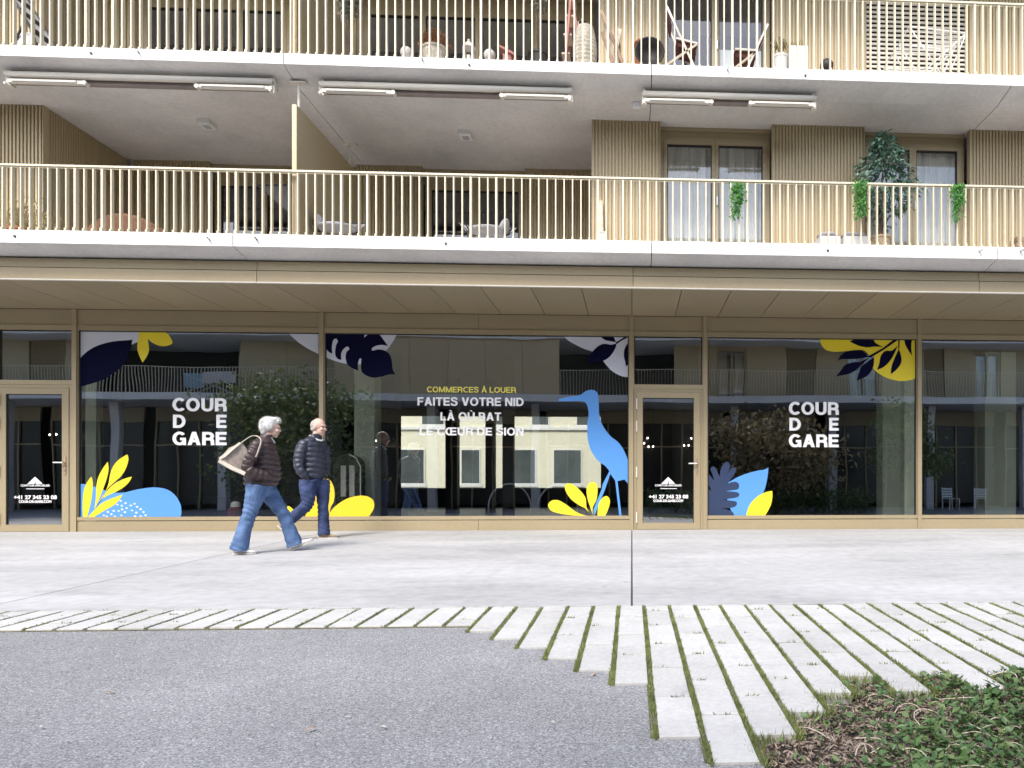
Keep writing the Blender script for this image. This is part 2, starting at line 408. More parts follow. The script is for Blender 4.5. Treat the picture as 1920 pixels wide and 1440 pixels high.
# ---- grotesque capitals drawn as strokes (cap height 1)
def _gl(t):
    h = t/2
    def L(*p): return ('p', p)
    def B(x0, x1, y0, y1): return ('q', ((x0, y0), (x1, y0), (x1, y1), (x0, y1)))
    def A(cx, cy, rx, ry, a0, a1, n=28):
        return ('p', [(cx+rx*math.cos(math.radians(a0+(a1-a0)*i/n)), cy+ry*math.sin(math.radians(a0+(a1-a0)*i/n))) for i in range(n+1)])
    def sm(pts, k=6):
        P = [np.array(p, float) for p in pts]; o = []
        for i in range(len(P)-1):
            p0, p1, p2, p3 = P[max(i-1, 0)], P[i], P[i+1], P[min(i+2, len(P)-1)]
            for s in range(k):
                u = s/k; o.append(tuple(.5*((2*p1)+(-p0+p2)*u+(2*p0-5*p1+4*p2-p3)*u*u+(-p0+3*p1-3*p2+p3)*u**3)))
        return ('p', o+[tuple(P[-1])])
    G = {}
    G['E'] = (.62, [B(0, t, 0, 1), B(t, .62, 1-t, 1), B(t, .58, .5-h, .5+h), B(t, .62, 0, t)])
    G['F'] = (.58, [B(0, t, 0, 1), B(t, .58, 1-t, 1), B(t, .53, .48-h, .48+h)])
    G['L'] = (.56, [B(0, t, 0, 1), B(t, .56, 0, t)])
    G['T'] = (.64, [B(0, .64, 1-t, 1), B(.32-h, .32+h, 0, 1-t)])
    G['I'] = (t, [B(0, t, 0, 1)])
    G['D'] = (.73, [B(0, t, 0, 1), B(t, .33, 1-t, 1), B(t, .33, 0, t), A(.33, .5, .40-h, .5-h, 90, -90)])
    G['O'] = (.80, [A(.40, .5, .40-h, .515-h, 0, 360, 48)])
    G['C'] = (.70, [A(.40, .5, .40-h, .515-h, 42, 318, 40)])
    G['G'] = (.77, [A(.40, .5, .40-h, .515-h, 42, 335, 40), B(.43, .76, .36, .36+t*.95), B(.77-t*.85, .77, 0, .4)])
    G['U'] = (.70, [B(0, t, .34, 1), B(.70-t, .70, .34, 1), A(.35, .34, .35-h, .355-h, 180, 360)])
    yb = .46; cy = (1-h+yb)/2; ry = (1-h-yb)/2
    G['R'] = (.68, [B(0, t, 0, 1), B(t, .36, 1-t, 1), B(t, .40, yb-h, yb+h), A(.36, cy, .31-h, ry, 90, -90), sm([(.38, yb), (.50, .435), (.565, .36), (.58, .22), (.60, 0)])])
    G['B'] = (.66, [B(0, t, 0, 1), B(t, .36, 1-t, 1), B(t, .38, .52-h, .52+h), B(t, .36, 0, t), A(.36, (1-h+.52)/2, .27-h, (1-h-.52)/2, 90, -90), A(.36, (h+.52)/2, .30-h, (.52-h)/2, 90, -90)])
    G['A'] = (.74, [('q', ((0, 0), (t*1.08, 0), (.37+t*.56, 1), (.37-t*.56, 1))), ('q', ((.74-t*1.08, 0), (.74, 0), (.37+t*.56, 1), (.37-t*.56, 1))), B(.19, .55, .22, .22+t*.9)])
    G['V'] = (.72, [('q', ((.36-t*.56, 0), (.36+t*.56, 0), (t*1.08, 1), (0, 1))), ('q', ((.36-t*.56, 0), (.36+t*.56, 0), (.72, 1), (.72-t*1.08, 1)))])
    G['N'] = (.72, [B(0, t, 0, 1), B(.72-t, .72, 0, 1), ('q', ((.72-t*1.15, 0), (.72, 0), (t*1.15, 1), (0, 1)))])
    G['M'] = (.86, [B(0, t*.95, 0, 1), B(.86-t*.95, .86, 0, 1), ('q', ((.43-t*.5, 0), (.43+t*.5, 0), (t*1.1, 1), (0, 1))), ('q', ((.43-t*.5, 0), (.43+t*.5, 0), (.86, 1), (.86-t*1.1, 1)))])
    G['S'] = (.66, [sm([(.58, .72), (.535, .85), (.42, 1.015-h), (.27, 1.015-h), (.12, .87), (.12, .69), (.23, .58), (.42, .50), (.55, .40), (.55, .20), (.42, h-.015), (.25, h-.015), (.11, .14), (.07, .29)])])
    G['Œ'] = (1.06, [A(.38, .5, .38-h, .515-h, 70, 290, 36), B(.44, .44+t, 0, 1), B(.38, 1.06, 1-t, 1.004), B(.44+t, 1.02, .5-h, .5+h), B(.38, 1.06, -.004, t)])
    gr = ('q', ((.40, 1.07), (.52, 1.07), (.36, 1.25), (.18, 1.25)))
    G['À'] = (.74, G['A'][1]+[gr]); G['Ù'] = (.70, G['U'][1]+[gr]); G[' '] = (.22, [])
    return G
def grotesk(s, x0, x1, zb, zcap, y, mat, t=.2, gap=.085):
    G = _gl(t); W = sum(G[c][0] for c in s)+gap*(len(s)-1); sx = (x1-x0)/W; sz = zcap-zb; m = MB(); x = 0; k = 0
    for c in s:
        w, st = G[c]
        for kind, P in st:
            P = list(P); yy = y - .00004*(k % 9); k += 1
            if kind == 'q': m.face([(x0+(x+a)*sx, yy, zb+b*sz) for a, b in P]); continue
            n = len(P); q = []
            for i in range(n):
                d = np.array(P[min(i+1, n-1)])-np.array(P[max(i-1, 0)])
                if np.hypot(*(np.array(P[0])-np.array(P[-1]))) < 1e-6 and i in (0, n-1): d = np.array(P[1])-np.array(P[-2])
                d = d/np.hypot(*d); nn = np.array((-d[1], d[0]))*t/2; q.append((np.array(P[i])+nn, np.array(P[i])-nn))
            for (a, b), (c_, d_) in zip(q[:-1], q[1:]):
                m.face([(x0+(x+v[0])*sx, yy, zb+v[1]*sz) for v in (a, b, d_, c_)])
        x += w+gap
    return m.mesh('lettering', mat)

def wrinkle(me, fn):
    n = len(me.vertices); co = np.empty(n*3); me.vertices.foreach_get('co', co); co = co.reshape(-1, 3)
    nr = np.empty(n*3); me.vertices.foreach_get('normal', nr); nr = nr.reshape(-1, 3)
    me.vertices.foreach_set('co', (co+nr*fn(co)[:, None]).reshape(-1)); me.update(); return me

def remesh(mb, voxel, mats, smooth=4, name='skin'):
    """weld overlapping closed shapes into one continuous smooth surface"""
    me = mb.mesh(name); ob = bpy.data.objects.new('remesh_tmp', me); COL.objects.link(ob)
    r = ob.modifiers.new('r', 'REMESH'); r.mode = 'VOXEL'; r.voxel_size = voxel
    if smooth:
        sm = ob.modifiers.new('s', 'SMOOTH'); sm.factor = .5; sm.iterations = smooth
    dg = bpy.context.evaluated_depsgraph_get()
    out = bpy.data.meshes.new_from_object(ob.evaluated_get(dg))
    bpy.data.objects.remove(ob); bpy.data.meshes.remove(me)
    out.name = name; out.materials.clear()
    for m in (mats if isinstance(mats, (list, tuple)) else [mats]): out.materials.append(m)
    out.polygons.foreach_set('use_smooth', [True] * len(out.polygons)); out.update()
    return out
# ================================================================== GROUND
g = MB()
HX0, HX1, HY0, HY1 = .488, 6.0, 1.2, 3.95          # opening for the planting bed
for x0, x1, rows_ in ((-250, HX0, (-200, .5, 12.5, 300)), (HX1, 250, (-200, .5, 12.5, 300)), (HX0, HX1, (-200, .5, HY0)), (HX0, HX1, (HY1, 12.5, 300))):
    for a, b in zip(rows_[:-1], rows_[1:]):
        g.face([(x0, a, gz(a)-.006), (x1, a, gz(a)-.006), (x1, b, gz(b)-.006), (x0, b, gz(b)-.006)])
struct('ground', g, M['asphalt'])

def slope_box(mb, x0, x1, y0, y1, top, bot, mi=0):
    v = [(x0,y0,gz(y0)+bot),(x1,y0,gz(y0)+bot),(x1,y1,gz(y1)+bot),(x0,y1,gz(y1)+bot),(x0,y0,gz(y0)+top),(x1,y0,gz(y0)+top),(x1,y1,gz(y1)+top),(x0,y1,gz(y1)+top)]
    mb.add(v, [(0,3,2,1),(4,5,6,7),(0,1,5,4),(1,2,6,5),(2,3,7,6),(3,0,4,7)], mi)
def slope_slab(mb, x0, x1, y0, y1, top, bot, c):       # with a small worn chamfer round the top
    lo = [(x0,y0),(x1,y0),(x1,y1),(x0,y1)]; hi = [(x0+c,y0+c),(x1-c,y0+c),(x1-c,y1-c),(x0+c,y1-c)]
    v = [(x,y,gz(y)+bot) for x,y in lo] + [(x,y,gz(y)+top-c) for x,y in lo] + [(x,y,gz(y)+top) for x,y in hi]
    f = [(8,9,10,11)] + [(i,(i+1)%4,(i+1)%4+4,i+4) for i in range(4)] + [(i+4,(i+1)%4+4,(i+1)%4+8,i+8) for i in range(4)]
    mb.add(v, f)

jb = MB(); slope_box(jb, -19.8, 14.8, 5.835, 12.49, .001, -.05)
pv = struct('pavement', jb, M['joint'])
PJ = [-19.7, -14.78, -9.86, -4.93, 0.0, 4.92, 9.84, 14.7]
for a, b in zip(PJ[:-1], PJ[1:]):
    m_ = MB(); slope_slab(m_, a+.007, b-.007, 5.83, 12.495, .012, -.06, .005)
    part('concrete_slab', m_, M['pave'], pv)

# pavers: columns of long stones with grassed joints, running bond
JX0, JP, JW = .095, .197, .028
ENDS = {-6: 5.0, -5: 4.79, -4: 4.55, -3: 4.285, -2: 4.03, -1: 3.776, 0: 3.024, 1: 2.757, 2: 3.024, 3: 3.30, 4: 3.57, 5: 3.846, 6: 3.572, 7: 3.846, 8: 3.59}
def col_end(c):
    if c in ENDS: return ENDS[c]
    if c < -6: return 5.19
    return 3.846 if c % 2 else 3.57
soil_b = MB(); slope_box(soil_b, JX0-34*JP, JX0+22*JP, 5.17, 5.83, -.003, -.03)
for c in range(-6, 22):
    slope_box(soil_b, JX0+c*JP-.02, JX0+(c+1)*JP+.02, col_end(c)+.02, 5.17, -.003+.0002*(c % 3), -.03)
strip = struct('paver_strip', soil_b, M['moss'])
for c in range(-34, 22):
    x0 = JX0 + c*JP + JW/2; x1 = x0 + JP - JW; e = col_end(c)
    off = 3.54 if c % 2 == 0 else 3.81
    cuts = [off + .525*k for k in range(-3, 6)]
    yy = [e] + [q for q in cuts if e + .12 < q < 5.83 - .1] + [5.822]
    for a, b in zip(yy[:-1], yy[1:]):
        m_ = MB(); j = lambda s: random.uniform(-s, s)
        slope_slab(m_, x0+j(.0025), x1+j(.0025), a+.0045, b-.0045, .007+j(.0025), -.07, .0025)
        part('paver', m_, M['paver'], strip)

# grass in the joints
def blades(name, P, h, w, lean, mats, mi=None):
    n = len(P); d = np.stack([rng.normal(0, lean, n), rng.normal(0, lean, n), np.ones(n)], 1)
    return leaf_mesh(name, mats, P, d, rvec(n), h, w, .1, mi)
pts = []
for c in range(-34, 23):
    x = JX0 + c*JP; e = max(min(col_end(c-1), col_end(c)) - .02, 2.3)
    L_ = 5.83 - e; dens = 900 if c > -7 else 300
    n = int(L_ * dens * random.uniform(.7, 1.2)); 
    y = e + rng.random(n) * L_
    # patchy
    keep = (np.sin(y * 7.3 + c * 1.7) + np.sin(y * 17 + c * 3.1) + rng.normal(0, .8, n)) > -1.1
    y = y[keep]; pts.append(np.stack([x + rng.uniform(-.011, .011, len(y)), y, np.array([gz(q) for q in y]) - .004], 1))
# edge tufts along the pavement and some cross joints
n = 900; xx = rng.uniform(-6, 4, n); pts.append(np.stack([xx, np.full(n, 5.826) + rng.normal(0, .004, n), np.full(n, gz(5.826) - .002)], 1)[np.sin(xx*9)+np.sin(xx*23) > .2])
for c in range(-34, 22):                         # odd tufts in the cross joints
    off = 3.54 if c % 2 == 0 else 3.81
    for k in range(-3, 6):
        q = off + .525*k
        if col_end(c)+.12 < q < 5.73 and random.random() < .75:
            n = random.randint(4, 26); x0 = JX0+c*JP+.02+random.random()*.1; pts.append(np.stack([x0+rng.random(n)*.07, q+rng.normal(0, .003, n), np.full(n, gz(q)+.001)], 1))
P = np.concatenate(pts); n = len(P)
gm = blades('grass', P, rng.uniform(.010, .030, n), rng.uniform(.003, .006, n), .45, M['grass'])
go = struct('grass', gm, None, 'stuff', 'thin green grass growing in the joints between the pale pavers')

# planting bed bottom right
bed = MB(); nx, ny = 60, 44
bx0, bx1, by0, by1 = .47, 6.02, 1.18, 4.0
def bedz(x, y):
    edge = min(1, max(0, (x-bx0)/.5)) 
    return gz(y) - .05 + .045*edge*(.5+.5*math.sin(x*3.1+y*2.2)) + .010*math.sin(x*11+1)*math.sin(y*13)
def bed_limit(x):        # back edge of the bed: just under the paver ends
    c = math.floor((x - JX0) / JP); return col_end(c) + .05
vs = []; fs = []
for i in range(nx+1):
    x = bx0 + (bx1-bx0)*i/nx; yb = 3.97
    for j in range(ny+1):
        y = by0 + (yb-by0)*j/ny; vs.append((x, y, bedz(x, y)))
fs = [(i*(ny+1)+j, (i+1)*(ny+1)+j, (i+1)*(ny+1)+j+1, i*(ny+1)+j+1) for i in range(nx) for j in range(ny)]
bed.add(vs, fs); bo = struct('planting_bed', bed, M['soil'])
def bed_pts(n, xr=(.45, 3.2), yr=(2.1, 3.9), keep=None):
    x = rng.uniform(*xr, n); y = rng.uniform(*yr, n)
    lim = np.array([col_end(math.floor((q - JX0) / JP)) for q in x]); k = y < lim - .03
    # asphalt edge on the left of the bed
    k &= x > .50 + np.maximum(0, 2.78 - y) * .05
    if keep is not None: k &= keep(x, y)
    x, y = x[k], y[k]
    return np.stack([x, y, np.array([bedz(a, b) for a, b in zip(x, y)])], 1)
green = lambda x, y: rng.random(len(x)) < np.clip((x - .72 + (3.1 - y) * .55) * 1.3 + .35*np.sin(x*6)*np.sin(y*7), .03, 1)
P = bed_pts(30000); n = len(P)
d = rvec(n); d[:, 2] = np.abs(d[:, 2]) * .3
mu = leaf_mesh('bark_mulch', M['mulch'], P + np.array([0, 0, .004]) + rng.uniform(0, .02, (n, 1)) * np.array([0, 0, 1]), d, rvec(n) * .5 + np.array([0, 0, 1]), rng.uniform(.012, .05, n), rng.uniform(.004, .012, n), .15)
struct('bark_mulch', mu, None, 'stuff', 'brown bark chips and dry stems covering the planting bed')
P = bed_pts(15000, keep=green); n = len(P)
d = rvec(n); d[:, 2] = d[:, 2] * .4 + .25
iv = leaf_mesh('ground_cover', [M['ivy'], M['ivy2']], P + rng.uniform(.004, .055, (n, 1)) * np.array([0, 0, 1]), d, rvec(n)*.7 + np.array([0, 0, 1]), rng.uniform(.016, .06, n), rng.uniform(.010, .034, n), .22, (rng.random(n) < .25).astype(int))
struct('ground_cover', iv, None, 'stuff', 'low green leafy ground cover in the planting bed')
P = bed_pts(5200, keep=green); n = len(P)
bl = blades('bed_grass', P, rng.uniform(.03, .085, n), rng.uniform(.003, .006, n), .8, [M['grass'], M['ivy']], (rng.random(n) < .5).astype(int))
struct('bed_grass', bl, None, 'stuff', 'loose grass blades and stems among the bed plants')
# grass collar where the pavers meet the bed
cp = []
for c in range(2, 20):
    e = col_end(c); n = 90
    cp.append(np.stack([JX0 + c*JP + rng.uniform(0, JP, n), e - np.abs(rng.normal(0, .02, n)), np.full(n, gz(e) - .03)], 1))
    lo, hi = sorted((col_end(c-1), e)); n = 110
    y = rng.uniform(lo - .03, hi + .04, n); cp.append(np.stack([JX0 + c*JP + rng.normal(0, .02, n), y, np.full(n, gz(lo) - .025)], 1))
P = np.concatenate(cp); n = len(P)
struct('edge_grass', blades('edge_grass', P, rng.uniform(.03, .075, n), rng.uniform(.003, .006, n), .4, M['grass']), None, 'stuff', 'taller grass fringe where the pavers end at the bed')
# long curled dry stems on the bed
tw = MB()
for i in range(70):
    p = bed_pts(3)
    if len(p) == 0: continue
    p = Vector(p[0]); a = random.uniform(0, 6.28); L_ = random.uniform(.06, .22); k = random.uniform(-2.5, 2.5); q = []
    for s in range(7):
        t = s/6; q.append(p + Vector((math.cos(a+k*t)*L_*t, math.sin(a+k*t)*L_*t, .02+.03*math.sin(t*3.1))))
    tw.tube(q, .0022, 4)
struct('dry_stems', tw, M['wood_pale'], 'stuff', 'long curled dry stems lying on the bed')
# loose grit along the asphalt edge
n = 700; cc = rng.integers(-26, 2, n); ge = np.array([col_end(int(c)) for c in cc]); gx = JX0 + cc*JP + rng.random(n)*JP; gy_ = ge - np.abs(rng.normal(0, .22, n)) - .005
gpt = np.stack([gx, gy_, np.array([gz(q) for q in gy_])-.004], 1); dd = rvec(n); dd[:, 2] = np.abs(dd[:, 2])*.6
struct('grit', leaf_mesh('grit', M['wicker_pale'], gpt, dd, rvec(n)+np.array([0, 0, 1]), rng.uniform(.003, .009, n), rng.uniform(.003, .007, n), .5), None, 'stuff', 'loose pale grit scattered on the asphalt')
# a few fallen leaves on the asphalt
LV = [(205, 1300), (850, 1237), (650, 1347), (583, 1370), (720, 1366), (75, 1365), (1112, 1266), (1180, 1327), (1037, 1357), (300, 1235), (1440, 1190), (1300, 1112)]
def gyf(px, py):
    u = (px-CX)/FPX; return (HC+.3125)/((py-CY)/FPX/(C_-u*S_)+.025)
for i, (px, py) in enumerate(LV):
    Y = gyf(px, py); X = wx(px, Y); m_ = MB(); a = random.uniform(0, 6.28); s = random.uniform(.009, .018); h = gz(Y) + .006 + (.012 if i > 9 else 0)
    ca, sa = math.cos(a), math.sin(a)
    q = [(-1.6, 0, 0), (-.4, .6, .35), (1, .5, .5), (1.7, 0, .15), (.9, -.55, .45), (-.5, -.5, .3)]
    m_.face([(X+s*(ca*x-sa*y), Y+s*(sa*x+ca*y), h+s*z) for x, y, z in q])
    single('fallen_leaf', m_, M['wicker_pale'] if i % 3 else M['wood'], 'small dry curled leaf lying on the paving', 'leaf', 'fallen leaves on the paving')

# ================================================================== OUR BUILDING
YW, YF, YB, YR, YC, YG = 12.5, 10.75, 10.35, 10.45, 11.5, 13.35
XL, XR = -17.0, 13.0
bld = thing('apartment_building', 'bronze clad apartment building with white balcony slabs above glazed shop front', 'building', (0, YW, 0))

# --- canopy soffit and fascia
for k in range(-23, 18):
    a, b = k*.7215, (k+1)*.7215
    if b < XL or a > XR: continue
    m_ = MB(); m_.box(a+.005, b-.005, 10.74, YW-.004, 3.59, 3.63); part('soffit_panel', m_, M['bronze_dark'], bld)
m_ = MB(); m_.box(XL, XR, 10.745, YW+.3, 3.634, 3.80); part('soffit_void', m_, M['joint'], bld)
FJ = [-16.9, -10.43, -5.22, .016, 5.09, 9.6, 12.95]
for a, b in zip(FJ[:-1], FJ[1:]):
    m_ = MB(); m_.box(a+.004, b-.004, 10.70, 10.735, 3.60, 3.752); part('fascia_panel', m_, M['bronze'], bld)
    m_ = MB(); m_.box(a+.004, b-.004, 10.715, 10.742, 3.764, 3.885); part('fascia_panel', m_, M['bronze'], bld)
m_ = MB(); m_.box(XL, XR, 10.69, 10.738, 3.583, 3.597); part('drip_trim', m_, M['cream_metal'], bld)

# --- balcony slabs: thin white edge, soffit tapering back
def slab(z0, z1, zin, zc, back, joints):
    """z0..z1 front face, zin underside where the taper ends, zc flat ceiling"""
    for a, b in zip(joints[:-1], joints[1:]):
        a += .006; b -= .006
        prof = [(YB, z0), (YB, z1), (YB+.012, z1+.01), (back, z1+.01), (back, zc), (YF+.03, zc), (YF+.03, zin)]
        n = len(prof); v = [(a, y, z) for y, z in prof] + [(b, y, z) for y, z in prof]
        f = [tuple(range(n)), tuple(reversed(range(n, 2*n)))] + [(i, i+n, (i+1) % n+n, (i+1) % n) for i in range(n)]
        mi = [1, 1, 0, 0, 0, 1, 1, 1, 1][:len(f)]
        m_ = MB(); m_.v = v; m_.f = f; m_.m = [1, 1, 0, 0, 1, 1, 1, 1, 1]
        o = part('balcony_slab', m_, [M['slab'], M['ceil']], bld)
    core = MB(); core.box(XL+.01, XR-.01, YB+.02, YF+.2, z0+.02, z1-.02); core.box(XL+.01, XR-.01, YF+.21, back-.01, zc+.02, z1-.02); part('slab_joint', core, M['joint'], bld)
SJ1 = [XL, -10.6, -5.36, .274, 5.19, 10.3, XR]
SJ2 = [XL, -10.0, -4.70, .274, 5.4, 10.3, XR]
slab(3.981, 4.144, 3.905, 3.90, 14.2, SJ1)
slab(6.454, 6.594, 6.372, 6.37, 14.2, SJ2)
slab(8.93, 9.07, 8.85, 8.845, 14.2, SJ2)

# --- small drain spouts on the slab edges
for px, py, lvl in ((28, 443, 0), (391, 447, 1), (480, 447, 1), (836, 457, 0), (1552, 470, 0), (1835, 470, 1), (1912, 470, 1),
                    (171, 100, 0), (259, 97, 1), (791, 111, 1), (880, 122, 0), (1363, 130, 1), (1510, 142, 0)):
    p = at(px, py, YB); m_ = MB()
    m_.tube([(p.x, YB+.01, p.z), (p.x+(.02 if lvl else 0), YB-(.07 if lvl else .012), p.z-(.012 if lvl else 0))], .013 if lvl else .017, 8)
    part('drain_spout', m_, M['steel'] if lvl else M['dark'], bld)

# --- railings
PITCH = .1163
def railing(zs, zt, x_first, extra):
    m_ = MB(); m_.box(XL+.05, XR-.05, YR-.028, YR+.028, zt-.012, zt+.012); m_.box(XL+.05, XR-.05, YR-.008, YR+.008, zt-.03, zt-.0125)
    r = part('railing', m_, M['rail'], bld)
    thin = MB(); thin.box(-.008, .008, -.026, .026, 0, zt-.032-zs); thin.box(-.012, .012, -.045, -.027, -.05, .05)
    thick = MB(); thick.box(-.013, .013, -.032, .032, 0, zt-.032-zs); thick.box(-.016, .016, -.05, -.033, -.06, .06)
    tm, km = thin.mesh('baluster', M['rail']), thick.mesh('baluster', M['rail'])
    far = MB(); i = -80
    while True:
        x = x_first + i*PITCH
        if x > XR-.1: break
        if x > XL+.1:
            tk = (i % 15) in (0, 3)
            if -9.1 < x < 6.9:
                o = link('baluster', km if tk else tm, r, (x, YR, zs))
            else:
                w = .013 if tk else .008; far.box(x-w, x+w, YR-.026, YR+.026, zs, zt-.032)
        i += 1
    o = part('end_balusters', far, M['rail'], r); o['kind'] = 'stuff'
    return r
railing(4.155, 5.045, -7.453, 0)
railing(6.605, 7.665, -7.313, 0)
railing(9.08, 10.1, -7.4, 0) if False else None

# --- fluted cladding
def flute_line(a, b, pitch=.052):
    n = max(1, round((b-a)/pitch)); p = (b-a)/n; pts = []
    for i in range(n):
        s = a+i*p; pts += [(s, 0), (s+.52*p, 0), (s+.62*p, 1), (s+.90*p, 1)]
    pts.append((b, 0)); return pts
def clad_x(name, x0, x1, y, z0, z1, depth=.022, parent=None, mat='clad', thick=.10):
    m_ = MB(); L_ = flute_line(x0, x1)
    for (a, da), (b, db) in zip(L_[:-1], L_[1:]):
        m_.face([(a, y+da*depth, z0), (b, y+db*depth, z0), (b, y+db*depth, z1), (a, y+da*depth, z1)])
    m_.box(x0, x1, y+depth+.004, y+thick, z0, z1)
    m_.box(x0-.012, x0-.0005, y-.006, y+thick, z0, z1); m_.box(x1+.0005, x1+.012, y-.006, y+thick, z0, z1)
    return part(name, m_, M[mat], parent or bld)
def clad_y(name, x, y0, y1, z0, z1, sgn, parent=None, depth=.022):
    m_ = MB()
    L_ = flute_line(y0, y1)
    for (a, da), (b, db) in zip(L_[:-1], L_[1:]):
        m_.face([(x-sgn*da*depth, a, z0), (x-sgn*db*depth, b, z0), (x-sgn*db*depth, b, z1), (x-sgn*da*depth, a, z1)])
    lo, hi = sorted((x-sgn*(depth+.004), x-sgn*.1)); m_.box(lo, hi, y0, y1, z0, z1)
    return part(name, m_, M['clad'], parent or bld)

def frame_window(x0, x1, y, z0, z1, zhead, nsash=2, curtain=True, blind=None, glass='glass_up', dark=False):
    """bronze window: head panel, outer frame, sashes with panes, curtain behind"""
    m_ = MB()
    m_.box(x0, x1, y+.02, y+.08, zhead+.002, z1)                              # head panel
    m_.box(x0, x1, y-.03, y+.019, z1-.05, z1-.002)
    fw = .06
    m_.box(x0, x0+fw, y, y+.09, z0, zhead); m_.box(x1-fw, x1, y, y+.09, z0, zhead)
    m_.box(x0+fw, x1-fw, y, y+.09, zhead-fw, zhead); m_.box(x0+fw, x1-fw, y, y+.09, z0, z0+fw)
    xs_ = [x0+fw + (x1-x0-2*fw)*i/nsash for i in range(nsash+1)]
    w = part('window', m_, M['bronze'], bld)
    for i in range(nsash):
        a, b = xs_[i]+.002, xs_[i+1]-.002; s = MB(); t = .052
        s.box(a, a+t, y-.012, y+.06, z0+fw+.002, zhead-fw-.002); s.box(b-t, b, y-.012, y+.06, z0+fw+.002, zhead-fw-.002)
        s.box(a+t, b-t, y-.012, y+.06, zhead-fw-t, zhead-fw-.002); s.box(a+t, b-t, y-.012, y+.06, z0+fw+.002, z0+fw+t)
        part('sash', s, M['bronze'], w)
        gk = MB()
        for q in ((a+t, a+t+.012, z0+fw+t, zhead-fw-t), (b-t-.012, b-t, z0+fw+t, zhead-fw-t), (a+t+.012, b-t-.012, zhead-fw-t-.018, zhead-fw-t)):
            gk.box(q[0], q[1], y-.002, y+.05, q[2], q[3])
        part('gasket', gk, M['rubber'], w)
        p_ = MB(); p_.pane(a+t+.001, b-t-.001, y+.022, y+.036, z0+fw+t, zhead-fw-t-.001); part('pane', p_, [M[glass], M['clear']], w)
    h_ = MB(); h_.box(xs_[1]+.02, xs_[1]+.035, y-.05, y-.0125, z0+1.0, z0+1.13); part('handle', h_, M['steel'], w)
    if curtain:
        c_ = MB(); n = 120; xx = np.linspace(x0+.08, x1-.08, n)
        yy = y+.13+.035*np.sin(xx*31+np.sin(xx*7))+.012*np.sin(xx*83+2)
        for i in range(n-1):
            c_.face([(xx[i], yy[i], z0+.05), (xx[i+1], yy[i+1], z0+.05), (xx[i+1], yy[i+1], z1-.1), (xx[i], yy[i], z1-.1)])
        part('curtain', c_, M['curtain'], w, True)
    if blind:
        b_ = MB(); b_.box(blind[0], blind[1], y+.10, y+.115, z0+.02, blind[2]); part('white_blind', b_, M['white'], w)
    return w

def storey(zf, zc, upper):
    # right-hand wall at YC, loggia behind at YG
    XLg, XRg = -8.68, -.605
    clad_x('cladding', -13.2, XLg, YC, zf, zc)
    clad_y('cladding', XLg+.006, YC+.102, YG-.002, zf, zc, 1)
    clad_x('cladding', XRg if not upper else -.46, .425, YC, zf, zc)
    ret = MB(); ret.box(XRg+.1, XRg+.16, YC+.102, YG+.3, zf, zc); part('loggia_side', ret, M['clad'], bld)
    clad_x('cladding', 2.19, 3.62, YC, zf, zc)
    clad_x('cladding', 5.33, 6.9, YC, zf, zc); clad_x('cladding', 8.9, 12.8, YC, zf, zc)
    hd = zc - .15
    if not upper:
        frame_window(.44, 2.175, YC+.2, zf, zc, hd)
        frame_window(3.64, 5.315, YC+.2, zf, zc, hd)
    else:
        frame_window(.44, 2.175, YC+.2, zf, zc, hd, curtain=False, blind=(1.36, 2.1, zf+1.07))
        # lowered louvre shutter
        sh = MB(); sh.box(3.64, 3.68, YC+.05, YC+.11, zf, zc); sh.box(5.275, 5.315, YC+.05, YC+.11, zf, zc); sh.box(3.64, 5.315, YC+.051, YC+.111, zc-.08, zc-.001); s_ = part('shutter', sh, M['bronze'], bld)
        bk = MB(); bk.box(3.64, 5.315, YC+.25, YC+.27, zf, zc); part('shutter_back', bk, M['black'], s_)
        sl = MB(); sl.bar((3.685, 0, 0), (5.27, 0, 0), .012, .052, up=(0, .5, .87)); sm_ = sl.mesh('slat', M['cream_metal'])
        for i in range(31): link('slat', sm_, s_, (0, YC+.08, zf+.04+i*.0715))
    frame_window(6.93, 8.87, YC+.2, zf, zc, hd)
    # loggia back wall
    if not upper:
        clad_x('cladding', -8.60, -7.33, YG, zf, zc)
        clad_x('cladding', -4.80, -3.70, YG, zf, zc)
        clad_x('cladding', -1.88, -.50, YG, zf, zc)
        frame_window(-7.30, -4.83, YG+.15, zf, zc, hd-.1, 3, curtain=False, glass='glass_up')
        frame_window(-3.67, -1.91, YG+.15, zf, zc, hd-.1, 2, curtain=False)
    else:                                   # glazed wall further forward
        clad_x('cladding', -8.60, -7.95, 12.4, zf, zc); clad_x('cladding', -4.78, -4.45, 12.4, zf, zc)
        frame_window(-7.92, -4.81, 12.5, zf, zc, hd-.1, 4, curtain=False)
        frame_window(-4.42, -.64, 12.5, zf, zc, hd-.1, 4, curtain=False)
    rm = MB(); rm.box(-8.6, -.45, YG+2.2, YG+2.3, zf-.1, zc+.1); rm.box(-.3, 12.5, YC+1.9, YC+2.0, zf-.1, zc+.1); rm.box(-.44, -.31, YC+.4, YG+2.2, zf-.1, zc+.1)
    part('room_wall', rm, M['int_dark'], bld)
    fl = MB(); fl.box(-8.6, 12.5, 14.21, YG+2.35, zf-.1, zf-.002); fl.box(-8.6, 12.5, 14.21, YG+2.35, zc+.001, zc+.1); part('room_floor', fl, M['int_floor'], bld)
    # divider between the two flats' loggias
    dv = MB(); dz = zf + 1.84 if not upper else zf + 1.5
    dv.box(-4.66, -4.60, 10.52, 12.95 if not upper else 12.38, zf+.01, dz)
    d = part('divider_panel', dv, M['clad'], bld)
    for y in (10.66, 12.55 if not upper else 12.2):
        b_ = MB(); b_.tube([(-4.63, y, dz), (-4.63, y, zc-.015)], .018, 8); b_.box(-4.74, -4.52, y-.05, y+.05, zc-.016, zc-.002); part('bracket', b_, M['cream_metal'], d)
